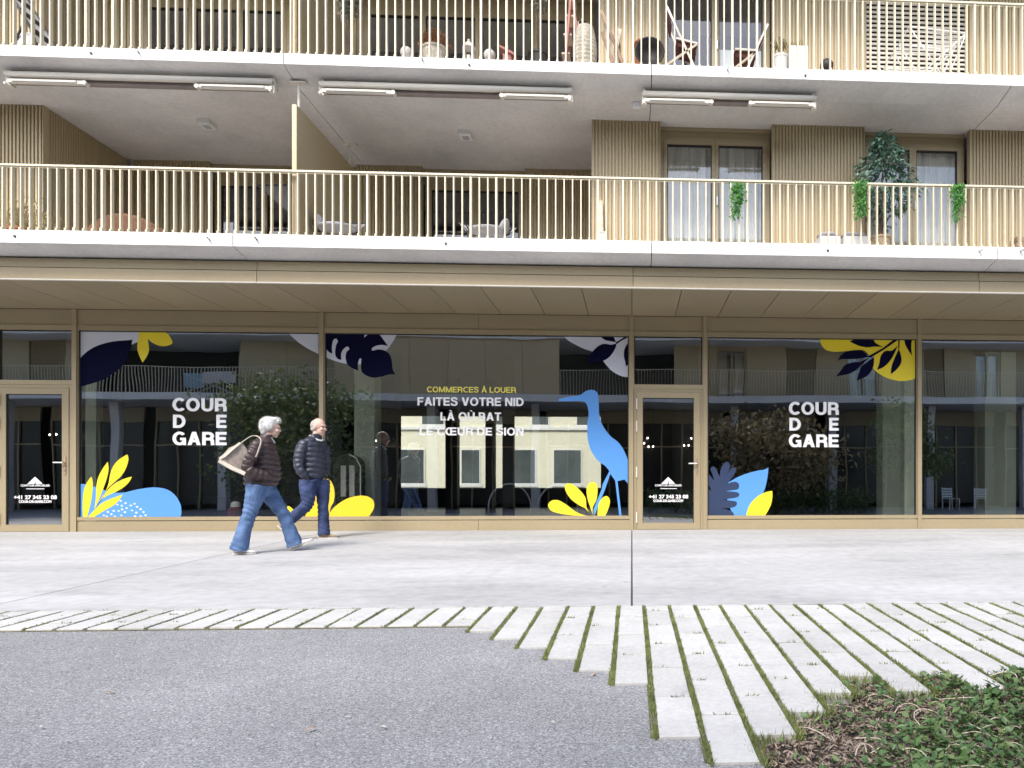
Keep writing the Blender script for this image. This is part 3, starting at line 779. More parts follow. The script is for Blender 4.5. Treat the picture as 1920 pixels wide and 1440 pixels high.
storey(4.155, 6.369, False)
storey(6.605, 8.844, True)
rf = MB(); rf.box(XL, XR, YC+.3, 24.6, 11.5, 11.8); part('roof', rf, M['slab'], bld)
uw = MB(); uw.box(XL, XR, YC+.3, YC+.5, 9.09, 11.49); part('upper_wall', uw, M['clad'], bld)
bkw = MB(); bkw.box(XL, XR, 24.3, 24.5, 4.2, 11.49); bkw.box(XL, XL+.2, YC+.51, 24.3, 0, 11.49); bkw.box(XR-.2, XR, YC+.51, 24.3, 0, 11.49); part('outer_wall', bkw, M['bronze_dark'], bld)

# --- shop front
MUL = [-16.9, -15.23, -10.167, -8.94, -5.066, -.008, 1.227, 4.902, 9.96, 12.9]
GZ0, GZ1 = .247, 3.252
YGL = YW + .045                       # outer face of the panes
def on_glass(px, py): return (wx(px, YGL), wz(py, px, YGL))
mw = .034
for x in MUL:
    m_ = MB(); m_.box(x-mw, x+mw, YW-.02, YW+.09, 0.002, 3.588); part('mullion', m_, M['bronze'], bld)
doors = (2, 5)
shop = {}
for i, (a, b) in enumerate(zip(MUL[:-1], MUL[1:])):
    a += mw+.001; b -= mw+.001
    hp = MB()
    if b - a > 4.5:
        q = a + (b-a)*.5; hp.box(a, q-.003, YW+.012, YW+.05, 3.335, 3.586); hp.box(q+.003, b, YW+.012, YW+.05, 3.335, 3.586)
    else: hp.box(a, b, YW+.012, YW+.05, 3.335, 3.586)
    part('head_panel', hp, M['bronze'], bld)
    fr = MB(); fr.box(a, b, YW-.004, YW+.085, 3.252, 3.331)
    z0 = 2.444 if i in doors else GZ0
    if i in doors:
        fr.box(a, b, YW-.004, YW+.085, 2.372, 2.444)
    else:
        fr.box(a, b, YW-.006, YW+.085, .19, .247)
    fr.box(a, a+.012, YW+.01, YW+.085, z0+.001, 3.251); fr.box(b-.012, b, YW+.01, YW+.085, z0+.001, 3.251)
    w = part('shop_window', fr, M['bronze'], bld); shop[i] = w
    gk = MB(); gk.box(a+.0125, b-.0125, YW+.03, YW+.08, 3.236, 3.2515); gk.box(a+.0125, a+.026, YW+.03, YW+.08, z0+.0005, 3.235); gk.box(b-.026, b-.0125, YW+.03, YW+.08, z0+.0005, 3.235)
    part('gasket', gk, M['rubber'], w)
    pn = MB(); pn.pane(a+.027, b-.027, YGL, YGL+.026, z0+.001, 3.235); part('pane', pn, [M['glass'], M['clear']], w)
    if i not in doors:
        bp_ = MB()
        if b - a > 4.5:
            q = a + (b-a)*.5; bp_.box(a, q-.003, YW+.004, YW+.06, .004, .178); bp_.box(q+.003, b, YW+.004, YW+.06, .004, .178)
        else: bp_.box(a, b, YW+.004, YW+.06, .004, .178)
        part('base_panel', bp_, M['bronze'], bld)

def door(dx):
    X = lambda px: wx(px, YW) + dx
    m_ = MB(); l, r = X(1188.6), X(1318)
    m_.box(l, l+.045, YW+.0, YW+.08, .003, 2.368); m_.box(r-.045, r, YW, YW+.08, .003, 2.368); m_.box(l+.046, r-.046, YW, YW+.08, 2.318, 2.368)
    d = part('door', m_, M['bronze'], bld)
    a, b = l+.049, r-.049; gl, gr, g0, g1 = X(1205), X(1301), .128, 2.22
    lf = MB(); lf.box(a, gl, YW-.012, YW+.06, .018, 2.314); lf.box(gr, b, YW-.012, YW+.06, .018, 2.314); lf.box(gl, gr, YW-.012, YW+.06, g1, 2.314); lf.box(gl, gr, YW-.012, YW+.06, .018, g0)
    part('door_leaf', lf, M['bronze'], d)
    gk = MB(); gk.box(gl, gl+.01, YW+.0, YW+.05, g0, g1); gk.box(gr-.01, gr, YW, YW+.05, g0, g1); gk.box(gl+.01, gr-.01, YW, YW+.05, g1-.012, g1)
    part('gasket', gk, M['rubber'], d)
    p_ = MB(); p_.pane(gl+.011, gr-.011, YW+.015, YW+.041, g0+.001, g1-.013); part('pane', p_, [M['glass'], M['clear']], d)
    h = MB(); hx = X(1306.5); h.box(hx-.016, hx+.016, YW-.022, YW-.0125, .925, 1.22); hp = part('handle_plate', h, M['wood'], d)
    h = MB(); h.tube([(hx, YW-.022, 1.12), (hx, YW-.07, 1.12), (hx-.14, YW-.07, 1.12)], .011, 8); part('handle', h, M['steel'], d)
    h = MB(); h.tube([(hx, YW-.034, 1.0), (hx, YW-.0225, 1.0)], .012, 10); part('lock', h, M['steel'], d)
    for za, zb in ((2.03, 2.21), (1.655, 1.835), (.89, 1.07), (.13, .31)):
        h = MB(); h.tube([(a-.002, YW-.024, za), (a-.002, YW-.024, zb)], .013, 10); part('hinge', h, M['cream_metal'], d)
    th = MB(); th.box(a, b, YW+.01, YW+.06, .002, .016); part('threshold', th, M['steel'], d)
    # white stick-on lettering
    Y = YW + .0125
    T = lambda s, p0, p1, yb, yc, bold: part('lettering', text_mesh(s, X(p0), X(p1), wz(yb, 1250, YW), wz(yc, 1250, YW), Y, M['v_text'], bold), None, d)
    z = lambda py: wz(py, 1250, YW)
    lg = MB(); lg.prism([(X(1240), z(907)), (X(1252.6), z(907)), (X(1252.6), z(899)), (X(1254.5), z(907)), (X(1266), z(907)), (X(1253), z(894.5))], Y-.001, Y+.001)
    part('logo', lg, M['v_text'], d)
    T('COMPTOIR IMMOBILIER', 1228, 1278.5, 911.8, 908.2, .02)
    ln = MB(); ln.box(X(1238), X(1269), Y-.001, Y+.001, z(916.6), z(915.6)); part('logo', ln, M['v_text'], d)
    T('+41 27 345 23 08', 1216.6, 1290.4, 934.3, 927.7, .035)
    T('COUR-DE-GARE.COM', 1225, 1281, 941, 936.6, .035)
door(0); door(-10.167)

# --- lettering and vinyl pictures on the panes
def letter(i, s, p0, p1, yb, yc, mat='v_text', bold=.205, lift=.003):
    pm = (p0+p1)/2
    part('lettering', grotesk(s, wx(p0, YGL), wx(p1, YGL), wz(yb, pm, YGL), wz(yc, pm, YGL), YGL-lift, M[mat], bold), None, shop[i])
for i, l, r, rows in ((3, 323.5, 425, (771.2, 802.4, 834.6)), (6, 1479, 1572.5, (777.7, 807.4, 838.4))):
    w_ = r - l; h = 24.8 if i == 3 else 24.0
    letter(i, 'COUR', l, r, rows[0], rows[0]-h)
    letter(i, 'D', l+.010*w_, l+.24*w_, rows[1], rows[1]-h); letter(i, 'E', l+.81*w_, l+w_, rows[1], rows[1]-h)
    letter(i, 'GARE', l, r, rows[2], rows[2]-h)
letter(4, 'COMMERCES À LOUER', 800.4, 967.7, 736, 725.4, 'v_ytext', .165)
letter(4, 'FAITES VOTRE NID', 782.8, 982, 760.9, 745.2, bold=.19)
letter(4, 'LÀ OÙ BAT', 825.8, 939.7, 788.6, 773.2, bold=.19)
letter(4, 'LE CŒUR DE SION', 786.7, 982, 816.3, 801.6, bold=.19)

def vinyl(i, name, pts, mat, layer, corners=None, sm=True, label=None):
    pts = [tuple(p) for p in pts]
    co = set(corners) if corners is not None else set()
    poly = spline(pts, co) if sm else pts
    poly = [on_glass(*p) for p in poly]
    m_ = MB(); m_.prism(poly, YGL-.0012*layer-.0012, YGL-.0012*layer)
    return part(name, m_, M[mat], shop[i], label=label)
def Zm(ox, oy, s): return lambda L_: [(ox+x/s, oy+y/s) for x, y in L_]
# window beside the left door, top left
z = Zm(140, 610, 9.6)
vinyl(3, 'cloud_sticker', z([(85, 75), (1160, 80), (1150, 290), (1015, 355), (1000, 268), (700, 290), (430, 360), (230, 470), (85, 615)]), 'v_white', 1, (0, 1, 2, 3, 4, 8), label='pale lilac cut-out film in the upper corner of the pane')
vinyl(3, 'leaf_sticker', z([(85, 615), (230, 470), (430, 360), (700, 290), (1000, 265), (1040, 250), (1000, 450), (880, 700), (700, 860), (450, 1000), (85, 1110)]), 'v_navy', 2, (0, 5, 10), label='large navy leaf film')
vinyl(3, 'petal_sticker', z([(1165, 80), (1530, 80), (1660, 140), (1740, 240), (1765, 325), (1700, 360), (1600, 378), (1500, 360), (1400, 310), (1315, 240), (1330, 330), (1340, 450), (1300, 560), (1225, 670), (1180, 580), (1135, 450), (1135, 330), (1160, 200)]), 'v_yel', 3, (0, 1, 4, 9, 13), label='yellow twin petal film')
# bottom left
z = Zm(140, 840, 9.143)
vinyl(3, 'hill_sticker', z([(62, 1192), (62, 615), (200, 625), (420, 690), (640, 760), (860, 760), (1100, 705), (1370, 675), (1580, 710), (1730, 820), (1815, 970), (1830, 1100), (1815, 1192)]), 'v_blue', 1, (0, 1, 12), label='blue hill shaped film along the bottom of the pane')
LEAF = [[(145, 1192), (140, 950), (160, 730), (210, 600), (290, 490), (312, 600), (300, 820), (265, 1000), (215, 1192)],
        [(340, 1060), (365, 880), (375, 650), (410, 500), (480, 360), (570, 235), (585, 360), (560, 500), (500, 680), (420, 880)],
        [(370, 1010), (560, 680), (610, 460), (660, 320), (760, 200), (905, 110), (925, 200), (880, 350), (800, 480), (680, 590), (540, 730)],
        [(330, 1070), (450, 890), (560, 730), (680, 620), (820, 540), (985, 490), (930, 590), (830, 680), (700, 755), (540, 830), (430, 920)],
        [(225, 1192), (330, 1075), (450, 960), (600, 880), (825, 800), (760, 900), (660, 990), (500, 1080), (320, 1192)]]
for q, cs in zip(LEAF, ((0, 4, 8), (0, 5), (0, 5), (0, 5), (0, 4, 8))):
    vinyl(3, 'leaf_sticker', z(q), 'v_yel', 3, cs)
random.seed(3)
DOT = [(790, 905), (875, 945), (735, 970), (810, 990), (1030, 955), (965, 985), (1072, 1008), (892, 1030), (1132, 1048), (815, 1052), (985, 1070), (672, 1078), (755, 1080), (865, 1100), (572, 1095), (1060, 1108), (1183, 1098), (632, 1135), (503, 1155), (803, 1155), (1218, 1152), (1037, 1168), (690, 1172), (553, 1182), (1132, 1180)]
dm = MB()
for x, y in DOT:
    px, py = 140+x/9.143, 840+min(y, 1172)/9.143; c = on_glass(px, py); rx, rz = random.uniform(.016, .022), random.uniform(.013, .018)
    dm.prism([(c[0]+rx*math.cos(t*.7854), c[1]+rz*math.sin(t*.7854)) for t in range(8)], YGL-.0036, YGL-.0024)
o = part('dot_sticker', dm, M['v_white'], shop[3]); o['kind'] = 'stuff'
# top right of that window, and top left of the middle window
z = Zm(530, 610, 8)
vinyl(3, 'cloud_sticker', z([(62, 90), (545, 95), (545, 435), (370, 345), (200, 225)]), 'v_white', 1, (0, 1, 2))
vinyl(4, 'cloud_sticker', z([(612, 100), (1722, 112), (1650, 250), (1550, 380), (1350, 560), (1150, 585), (960, 575), (790, 535), (612, 465)]), 'v_white', 1, (0, 1, 8), label='pale lilac cut-out film behind the navy leaf')
vinyl(4, 'leaf_sticker', z([(612, 100), (1225, 105), (1225, 185), (1290, 135), (1380, 115), (1460, 150), (1530, 240), (1585, 315), (1520, 297), (1430, 300), (1350, 335), (1345, 380), (1440, 362), (1545, 385), (1610, 450), (1640, 560), (1650, 660), (1690, 735),
      (1580, 740), (1480, 770), (1370, 785), (1270, 760), (1190, 700), (1175, 620), (1183, 505), (1160, 497), (1140, 530), (1128, 600), (1135, 680), (1040, 640), (970, 580), (945, 480), (960, 400), (1000, 360), (975, 318), (920, 350), (880, 420), (883, 515), (830, 505), (790, 440), (800, 310), (830, 240), (800, 200), (760, 225), (740, 320), (745, 425), (680, 385), (612, 270)]), 'v_navy', 3, (0, 1, 2, 7, 17, 24, 28, 37, 45, 47), label='navy split leaf film')
# top right of the middle window
z = Zm(1010, 610, 9.6)
vinyl(4, 'cloud_sticker', z([(422, 172), (1630, 180), (1632, 935), (1480, 910), (1330, 830), (1230, 730), (1155, 635), (1050, 520), (950, 468), (800, 415), (600, 315), (490, 240)]), 'v_white', 1, (0, 1, 2), label='pale lilac cut-out film behind the navy twig')
vinyl(4, 'leaf_sticker', z([(870, 680), (920, 540), (1040, 400), (1130, 345), (1210, 333), (1300, 350), (1400, 325), (1385, 400), (1330, 500), (1250, 590), (1130, 650), (1000, 665)]), 'v_navy', 3, (0, 6))
vinyl(4, 'leaf_sticker', z([(1085, 176), (1330, 178), (1365, 240), (1390, 305), (1300, 288), (1190, 262)]), 'v_navy', 3, (0, 1, 3))
vinyl(4, 'leaf_sticker', z([(1632, 300), (1632, 690), (1570, 740), (1558, 660), (1535, 560), (1540, 450), (1580, 360)]), 'v_navy', 3, (0, 1, 2))
vinyl(4, 'twig_sticker', z([(1385, 310), (1600, 180), (1632, 180), (1632, 200), (1480, 285), (1400, 340)]), 'v_navy', 3, range(6), False)
# the blue wading bird and its yellow leaves
z = Zm(1010, 720, 5.54)
vinyl(4, 'bird_sticker', z([(200, 160), (300, 135), (420, 118), (490, 75), (550, 60), (605, 85), (622, 160), (630, 320), (665, 430), (740, 535), (830, 610), (890, 700), (935, 820), (948, 940), (945, 1060), (892, 992), (820, 1008), (860, 1368), (838, 1370), (795, 1005), (745, 932), (690, 1095), (575, 1375), (570, 1300), (655, 1090), (665, 1040), (735, 905), (690, 850), (610, 790), (540, 680), (508, 560), (505, 420), (518, 330), (510, 240), (480, 190), (430, 178), (330, 178), (215, 180)]),
      'v_blue', 2, (0, 14, 15, 16, 17, 18, 19, 20, 21, 22, 23, 24, 25, 26, 37), label='tall blue wading bird film with long beak')
for q, cs in (([(520, 1372), (400, 1335), (290, 1255), (210, 1210), (140, 1210), (98, 1255), (130, 1315), (220, 1345), (360, 1365)], (0,)),
              ([(562, 1372), (500, 1290), (485, 1180), (410, 1085), (330, 1035), (275, 1050), (285, 1120), (340, 1200), (430, 1265), (480, 1290)], (0,)),
              ([(570, 1372), (560, 1290), (600, 1200), (612, 1090), (590, 1025), (535, 1025), (500, 1080), (505, 1180), (540, 1290)], (0,)),
              ([(612, 1375), (620, 1260), (660, 1185), (710, 1165), (740, 1210), (725, 1290), (690, 1375)], (0, 6))):
    vinyl(4, 'leaf_sticker', z(q), 'v_yel', 3, cs)
# bottom left of the middle window: amber petals partly behind the man; one leaf across the mullion
z = Zm(520, 880, 9.6)
vinyl(4, 'petal_sticker', z([(860, 860), (860, 300), (880, 180), (945, 190), (1005, 290), (1032, 430), (1015, 580), (960, 690), (930, 860)]), 'v_amb', 2, (0, 8))
vinyl(4, 'petal_sticker', z([(935, 860), (940, 790), (1050, 660), (1250, 530), (1450, 478), (1600, 482), (1710, 540), (1745, 640), (1720, 740), (1640, 860)]), 'v_amb', 3, (0, 1, 9))
vinyl(3, 'petal_sticker', z([(500, 840), (560, 740), (640, 600), (700, 460), (745, 520), (770, 650), (775, 858), (520, 858)]), 'v_amb', 2, (0, 6, 7))
vinyl(3, 'petal_sticker', z([(150, 720), (205, 660), (300, 730), (500, 858), (180, 858)]), 'v_amb', 2, (3, 4))
# top right of the window right of the door
z = Zm(1520, 620, 8.727)
vinyl(6, 'sun_sticker', z([(150, 115), (1740, 130), (1740, 770), (1620, 810), (1480, 825), (1330, 800), (1180, 740), (1060, 660), (1010, 600), (1035, 430), (960, 410), (880, 330), (800, 315), (620, 330), (400, 345), (250, 315), (170, 220)]), 'v_yel', 1, (0, 1, 2, 8, 9, 10), label='yellow cut-out film behind the navy branch')
for q, cs in (([(640, 178), (760, 118), (1025, 120), (1060, 200), (1190, 270), (1060, 260), (920, 272), (780, 245)], (0, 1, 2, 4)),
              ([(440, 495), (490, 410), (580, 345), (720, 320), (840, 330), (920, 400), (960, 425), (800, 455), (620, 465), (500, 465)], (0, 6)),
              ([(410, 750), (480, 670), (560, 565), (680, 520), (800, 510), (960, 440), (830, 560), (750, 640), (620, 710), (490, 735)], (0, 5)),
              ([(750, 815), (790, 700), (830, 590), (930, 510), (1035, 430), (1030, 560), (990, 660), (910, 750)], (0, 4)),
              ([(1085, 640), (1120, 540), (1150, 410), (1220, 335), (1330, 325), (1425, 240), (1370, 370), (1300, 490), (1200, 590)], (0, 5)),
              ([(1310, 715), (1320, 600), (1360, 480), (1440, 300), (1480, 420), (1480, 520), (1420, 620)], (0, 3)),
              ([(1530, 122), (1660, 124), (1645, 250), (1655, 410), (1590, 310), (1545, 220)], (0, 1, 3))):
    vinyl(6, 'leaf_sticker', z(q), 'v_navy', 3, cs)
vinyl(6, 'twig_sticker', z([(940, 420), (1180, 285), (1340, 160), (1400, 122), (1455, 124), (1450, 300), (1430, 300), (1432, 150), (1200, 310), (975, 445)]), 'v_navy', 4, range(10), False)
# bottom left of that window
z = Zm(1310, 850, 11.077)
vinyl(6, 'leaf_sticker', z([(730, 1302), (600, 1000), (560, 700), (610, 610), (800, 500), (1000, 420), (1200, 365), (1370, 335), (1450, 290), (1430, 480), (1390, 680), (1320, 860), (1180, 1050), (1050, 1302)]), 'v_blue', 1, (0, 3, 8, 13), label='blue pointed leaf film')
vinyl(6, 'leaf_sticker', z([(985, 1302), (1030, 1130), (1130, 980), (1260, 870), (1400, 805), (1525, 780), (1530, 900), (1500, 1060), (1440, 1190), (1370, 1302)]), 'v_yel', 3, (0, 5, 9), label='yellow pointed leaf film')
vinyl(6, 'fern_sticker', z([(178, 1302), (178, 740), (270, 775), (225, 690), (178, 640), (178, 400), (245, 470), (325, 575), (290, 450), (245, 330), (290, 275), (350, 300), (395, 400), (440, 490), (455, 350), (500, 240), (570, 178), (635, 210), (640, 290), (585, 460), (640, 350), (720, 290), (775, 320), (760, 400), (650, 560), (610, 625), (740, 590), (820, 620), (840, 680), (810, 745), (700, 765), (560, 785),
      (700, 795), (800, 810), (845, 850), (820, 900), (720, 930), (500, 958), (680, 985), (770, 1000), (795, 1050), (750, 1110), (640, 1135), (450, 1148), (620, 1175), (710, 1225), (740, 1302)]), 'v_navy2', 2, (0, 1, 2, 4, 5, 7, 13, 19, 25, 31, 37, 43, 46), label='slate navy fern film with rounded fingers')

# --- shop interior
def inner(name, b, mat):
    m_ = MB(); m_.box(*b); return part(name, m_, M[mat], bld)
inner('interior_floor', (XL, XR, YW+.1, 24.2, -.02, .02), 'int_floor')
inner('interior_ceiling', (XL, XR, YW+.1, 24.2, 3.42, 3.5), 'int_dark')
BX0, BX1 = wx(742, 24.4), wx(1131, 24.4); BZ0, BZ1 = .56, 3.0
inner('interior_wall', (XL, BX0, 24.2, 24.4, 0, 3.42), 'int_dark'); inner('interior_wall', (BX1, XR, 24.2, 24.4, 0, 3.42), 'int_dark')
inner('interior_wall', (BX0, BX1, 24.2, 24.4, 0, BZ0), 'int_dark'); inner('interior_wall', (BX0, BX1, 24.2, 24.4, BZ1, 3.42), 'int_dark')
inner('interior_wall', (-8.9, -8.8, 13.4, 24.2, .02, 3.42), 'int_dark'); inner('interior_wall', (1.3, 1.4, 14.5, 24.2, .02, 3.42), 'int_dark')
bw = MB(); t = .07
for x in (BX0+t/2, wx(846, 24.4), wx(916, 24.4), wx(952, 24.4), BX1-t/2): bw.box(x-t/2, x+t/2, 24.25, 24.35, BZ0+t, BZ1-t)
bw.box(BX0, BX1, 24.25, 24.35, BZ0+.001, BZ0+t); bw.box(BX0, BX1, 24.25, 24.35, BZ1-t, BZ1-.001)
bwo = part('back_window', bw, M['dark'], bld)
m_ = MB(); m_.box(BX0+t, BX1-t, 24.29, 24.31, BZ0+t, BZ1-t); part('pane', m_, M['clear'], bwo)
for p0, p1, Y, mat in ((835, 857, 19, 'dark'), (910, 927, 19.4, 'dark'), (942, 962, 16, 'dark'), (704, 741, 15.2, 'int_dark'), (664, 702, 14.0, 'int_pale'),
                       (1655, 1690, 14.2, 'int_pale'), (1696, 1716, 13.4, 'int_pale'), (1847, 1905, 14.6, 'int_pale'), (160, 180, 13.6, 'int_pale')):
    a, b = wx(p0, Y), wx(p1, Y); inner('interior_column', (a, b, Y, Y+min(.5, b-a), .02, 3.42), mat)
inner('interior_ledge', (-8.6, -5.2, 15.2, 15.6, .02, .52), 'dark')

# things standing inside the shop
Y = 13.7; X = wx(650, Y); dcab = thing('display_cabinet', 'black arched cabinet with two pale panes standing inside the shop', 'cabinet', (X, Y, .02))
zt = wz(852, 650, Y); w2 = .24; arch = [(X-w2, .02), (X+w2, .02), (X+w2, zt-.22)] + [(X+w2*math.cos(a_*math.pi/10), zt-.22+.22*math.sin(a_*math.pi/10)) for a_ in range(1, 10)] + [(X-w2, zt-.22)]
m_ = MB(); m_.prism(arch, Y, Y+.25); part('body', m_, M['black'], dcab)
for sx_ in (-.10, .05):
    m_ = MB(); m_.box(X+sx_, X+sx_+.09, Y-.012, Y-.002, .55, zt-.2); part('pane', m_, M['ceil'], dcab)
m_ = MB(); m_.tube([(X+w2+.01, Y-.02, .3), (X+w2+.01, Y-.02, zt-.22), (X+w2*.7, Y-.02, zt-.06), (X+.05, Y-.02, zt+.0)], .012, 6); part('edge_trim', m_, M['white'], dcab)
Y = 13.2; X = wx(442, Y); pr_ = thing('red_canister', 'small red canister with pale lid on the shop floor', 'canister', (X, Y, .02))
m_ = MB(); m_.lathe((X, Y, .02), [(.11, 0), (.13, .06), (.13, .30), (.09, .36)], 16); part('body', m_, M['oxblood'], pr_)
m_ = MB(); m_.lathe((X, Y, .381), [(.08, 0), (.07, .07), (.03, .10)], 14); part('lid', m_, M['cushion'], pr_)
# ================================================================== BUILDINGS BEHIND AND OPPOSITE
# cream building seen through the shop
cb = thing('office_building', 'cream rendered building seen through the shop and its rear window', 'building', (-4, 37, 0))
M['cream'] = pmat('cream render', (.80, .77, .62), .9, 0, .04, .5, .03, 8)
m_ = MB(); m_.box(-22, 12, 37.0, 44, 0, 11); part('wall', m_, M['cream'], cb)
m_ = MB(); m_.box(-22, 12, 36.9, 36.999, wz(806, 930, 37), wz(801, 930, 37)); part('ledge', m_, M['white'], cb)
M['dgl'] = pmat('dark far glass', (.10, .12, .122), .12, 0, .3, .6)
for p0, p1, y0, y1 in ((746, 797, 842, 908), (864, 901, 842, 908), (962, 1005, 842, 908), (1037, 1091, 842, 908), (1150, 1200, 842, 908), (640, 690, 842, 908),
                       (790, 834, 772, 798), (925, 945, 772, 798), (996, 1030, 772, 798), (1080, 1112, 772, 798)):
    a, b, zb, zt = wx(p0, 37), wx(p1, 37), wz(y1, 930, 37), wz(y0, 930, 37)
    f = MB(); t = .05; f.box(a-.08, b+.08, 36.93, 36.998, zb-.12, zb-.002)
    f.box(a, a+t, 36.95, 36.998, zb, zt); f.box(b-t, b, 36.95, 36.998, zb, zt); f.box(a+t, b-t, 36.95, 36.998, zt-t, zt); f.box(a+t, b-t, 36.95, 36.998, zb, zb+t)
    w = part('window', f, M['white'], cb)
    p_ = MB(); p_.box(a+t, b-t, 36.965, 36.99, zb+t, zt-t); part('pane', p_, M['dgl'], w)
m_ = MB(); m_.box(-22, 12, 36.94, 36.997, 0.0, .42); part('plinth', m_, M['int_pale'], cb)

# apartment building on the camera's side of the court (seen mirrored in the panes)
YO, GO = -3.9, -.30
M['dgl2'] = pmat('dark shop glazing', (.012, .013, .014), .25, 0, .3, .7)
ob = thing('apartment_building', 'apartment building across the court, mirrored in the shop windows', 'building', (0, YO, GO))
def RX(px, Y): return wx(px, 25.0 - Y)      # mirrored position in the pane -> real X
def RZ(py, px, Y): return wz(py, px, 25.0 - Y)
XO0, XO1 = -28, 24
for z0, z1, ye in ((3.93, 4.20, YO), (6.36, 6.62, YO), (9.2, 9.45, -7.0)):
    for a in range(XO0, XO1, 4):
        m_ = MB(); m_.box(a+.006, a+3.994, -7.5, ye, z0, z1); part('balcony_slab', m_, M['slab'], ob)
m_ = MB(); m_.box(XO0, XO1, -12, -7.51, GO, 9.45); part('core_wall', m_, M['int_dark'], ob)
YOF = -5.2
SEG = [(-200, 50, 'c'), (50, 122, 's'), (122, 182, 'c'), (182, 446, 'l'), (446, 625, 'c'), (625, 1048, 'w'), (1048, 1265, 'l'), (1265, 1345, 'c'), (1345, 1400, 'g'), (1400, 1474, 'c'), (1474, 1530, 's'), (1530, 1590, 'c'), (1590, 1650, 'g'), (1650, 1735, 'c'), (1735, 1775, 's'), (1775, 1830, 'c'), (1830, 1880, 'g'), (1880, 2200, 'c')]
for lvl, (zf, zc) in enumerate(((4.20, 6.36), (6.62, 9.2))):
    for p0, p1, k in SEG:
        Y = YOF if k != 'w' else YO - .12
        if lvl == 1: Y = -7.3                 # top floor shaped low and set back to let sun into the court
        a, b = RX(p0, Y), RX(p1, Y)
        m_ = MB()
        if k in 'cw':
            n = max(1, int((b-a)/1.4))
            for i in range(n):
                q0, q1 = a+(b-a)*i/n, a+(b-a)*(i+1)/n; m_ = MB(); m_.box(q0+.006, q1-.006, Y-.12, Y, zf, zc); part('cladding', m_, M['clad'], ob)
        elif k == 's':
            m_.box(a, b, Y-.2, Y-.12, zf, zc); s_ = part('shutter', m_, M['bronze_dark'], ob)
            sl = MB(); sl.bar((a+.03, 0, 0), (b-.03, 0, 0), .012, .06, up=(0, -.5, .87)); sm_ = sl.mesh('slat', M['clad'])
            for i in range(28 if lvl < 2 else 0): link('slat', sm_, s_, (0, Y-.06, zf+.06+i*.085))
        elif k == 'g':
            f = MB(); t = .08
            for x in (a, (a+b)/2-t/2, b-t): f.box(x, x+t, Y-.2, Y-.08, zf, zc-.2)
            f.box(a, b, Y-.2, Y-.08, zc-.2, zc); w = part('window', f, M['bronze'], ob)
            p_ = MB(); p_.box(a+t, b-t, Y-.16, Y-.15, zf, zc-.2); part('pane', p_, M['glass_up'], w)
            c_ = MB(); c_.box(a+t, a+t+(b-a)*.3, Y-.4, Y-.38, zf, zc-.2); c_.box(b-t-(b-a)*.3, b-t, Y-.4, Y-.38, zf, zc-.2); part('curtain', c_, M['curtain'], w)
    for a, b in ((XO0, RX(625, YO)), (RX(1050, YO), XO1)):
        m_ = MB(); m_.box(a, b, YO-.13, YO-.08, zf+.98, zf+1.0); x = a
        while x < b: m_.box(x-.008, x+.008, YO-.125, YO-.085, zf, zf+.98); x += .12
        part('railing', m_, M['rail'], ob)
m_ = MB(); m_.box(XO0, XO1, -7.5, -6.4, GO, 3.9)
m_ = MB()
for a in range(XO0, XO1, 4): m_.box(a, a+.35, -5.2, -4.85, GO, 3.92)
x = 0
for a in range(XO0, XO1, 4):
    c_ = MB(); c_.box(a, a+.3, -5.0, -4.7, GO, 3.92); part('column', c_, M['ceil'], ob)
    for k in range(4):
        q = a+.4+k*.875; c_ = MB(); c_.box(q+.03, q+.845, -6.9, -6.88, GO+.2, 3.3); part('pane', c_, M['dgl2'], ob)
        c_ = MB(); c_.box(q-.03, q+.029, -6.92, -6.8, GO, 3.9); part('mullion', c_, M['bronze_dark'], ob)
    c_ = MB(); c_.box(a+.4, a+3.9, -6.92, -6.81, 3.3, 3.9); c_.box(a+.4, a+3.9, -6.92, -6.81, 2.3, 2.36); part('transom', c_, M['bronze_dark'], ob)
# lit pendant lamps in the café across the court
M['lamp'] = bpy.data.materials.new('lamp glow'); M['lamp'].use_nodes = True
_b = M['lamp'].node_tree.nodes["Principled BSDF"]; _b.inputs["Emission Color"].default_value = (1, .93, .8, 1); _b.inputs["Emission Strength"].default_value = 8
for px, py in ((1209, 830), (1215, 821), (1218, 837), (1226, 837), (1283, 836), (1291, 836), (1296, 823), (700, 826), (716, 829), (724, 827), (95, 816), (108, 815)):
    Y = -6.2; X = RX(px, Y); Z = RZ(py, px, Y); p = thing('pendant_lamp', 'small lit pendant lamp glinting in the shop pane', 'lamp', (X, Y, Z), 'lit lamps mirrored in the panes')
    m_ = MB(); m_.ell((X, Y, Z), (.03, .03, .04), 10, 7); part('bulb', m_, M['lamp'], p)
    m_ = MB(); m_.tube([(X, Y, Z+.06), (X, Y, 3.94)], .006, 5); part('cord', m_, M['dark'], p)

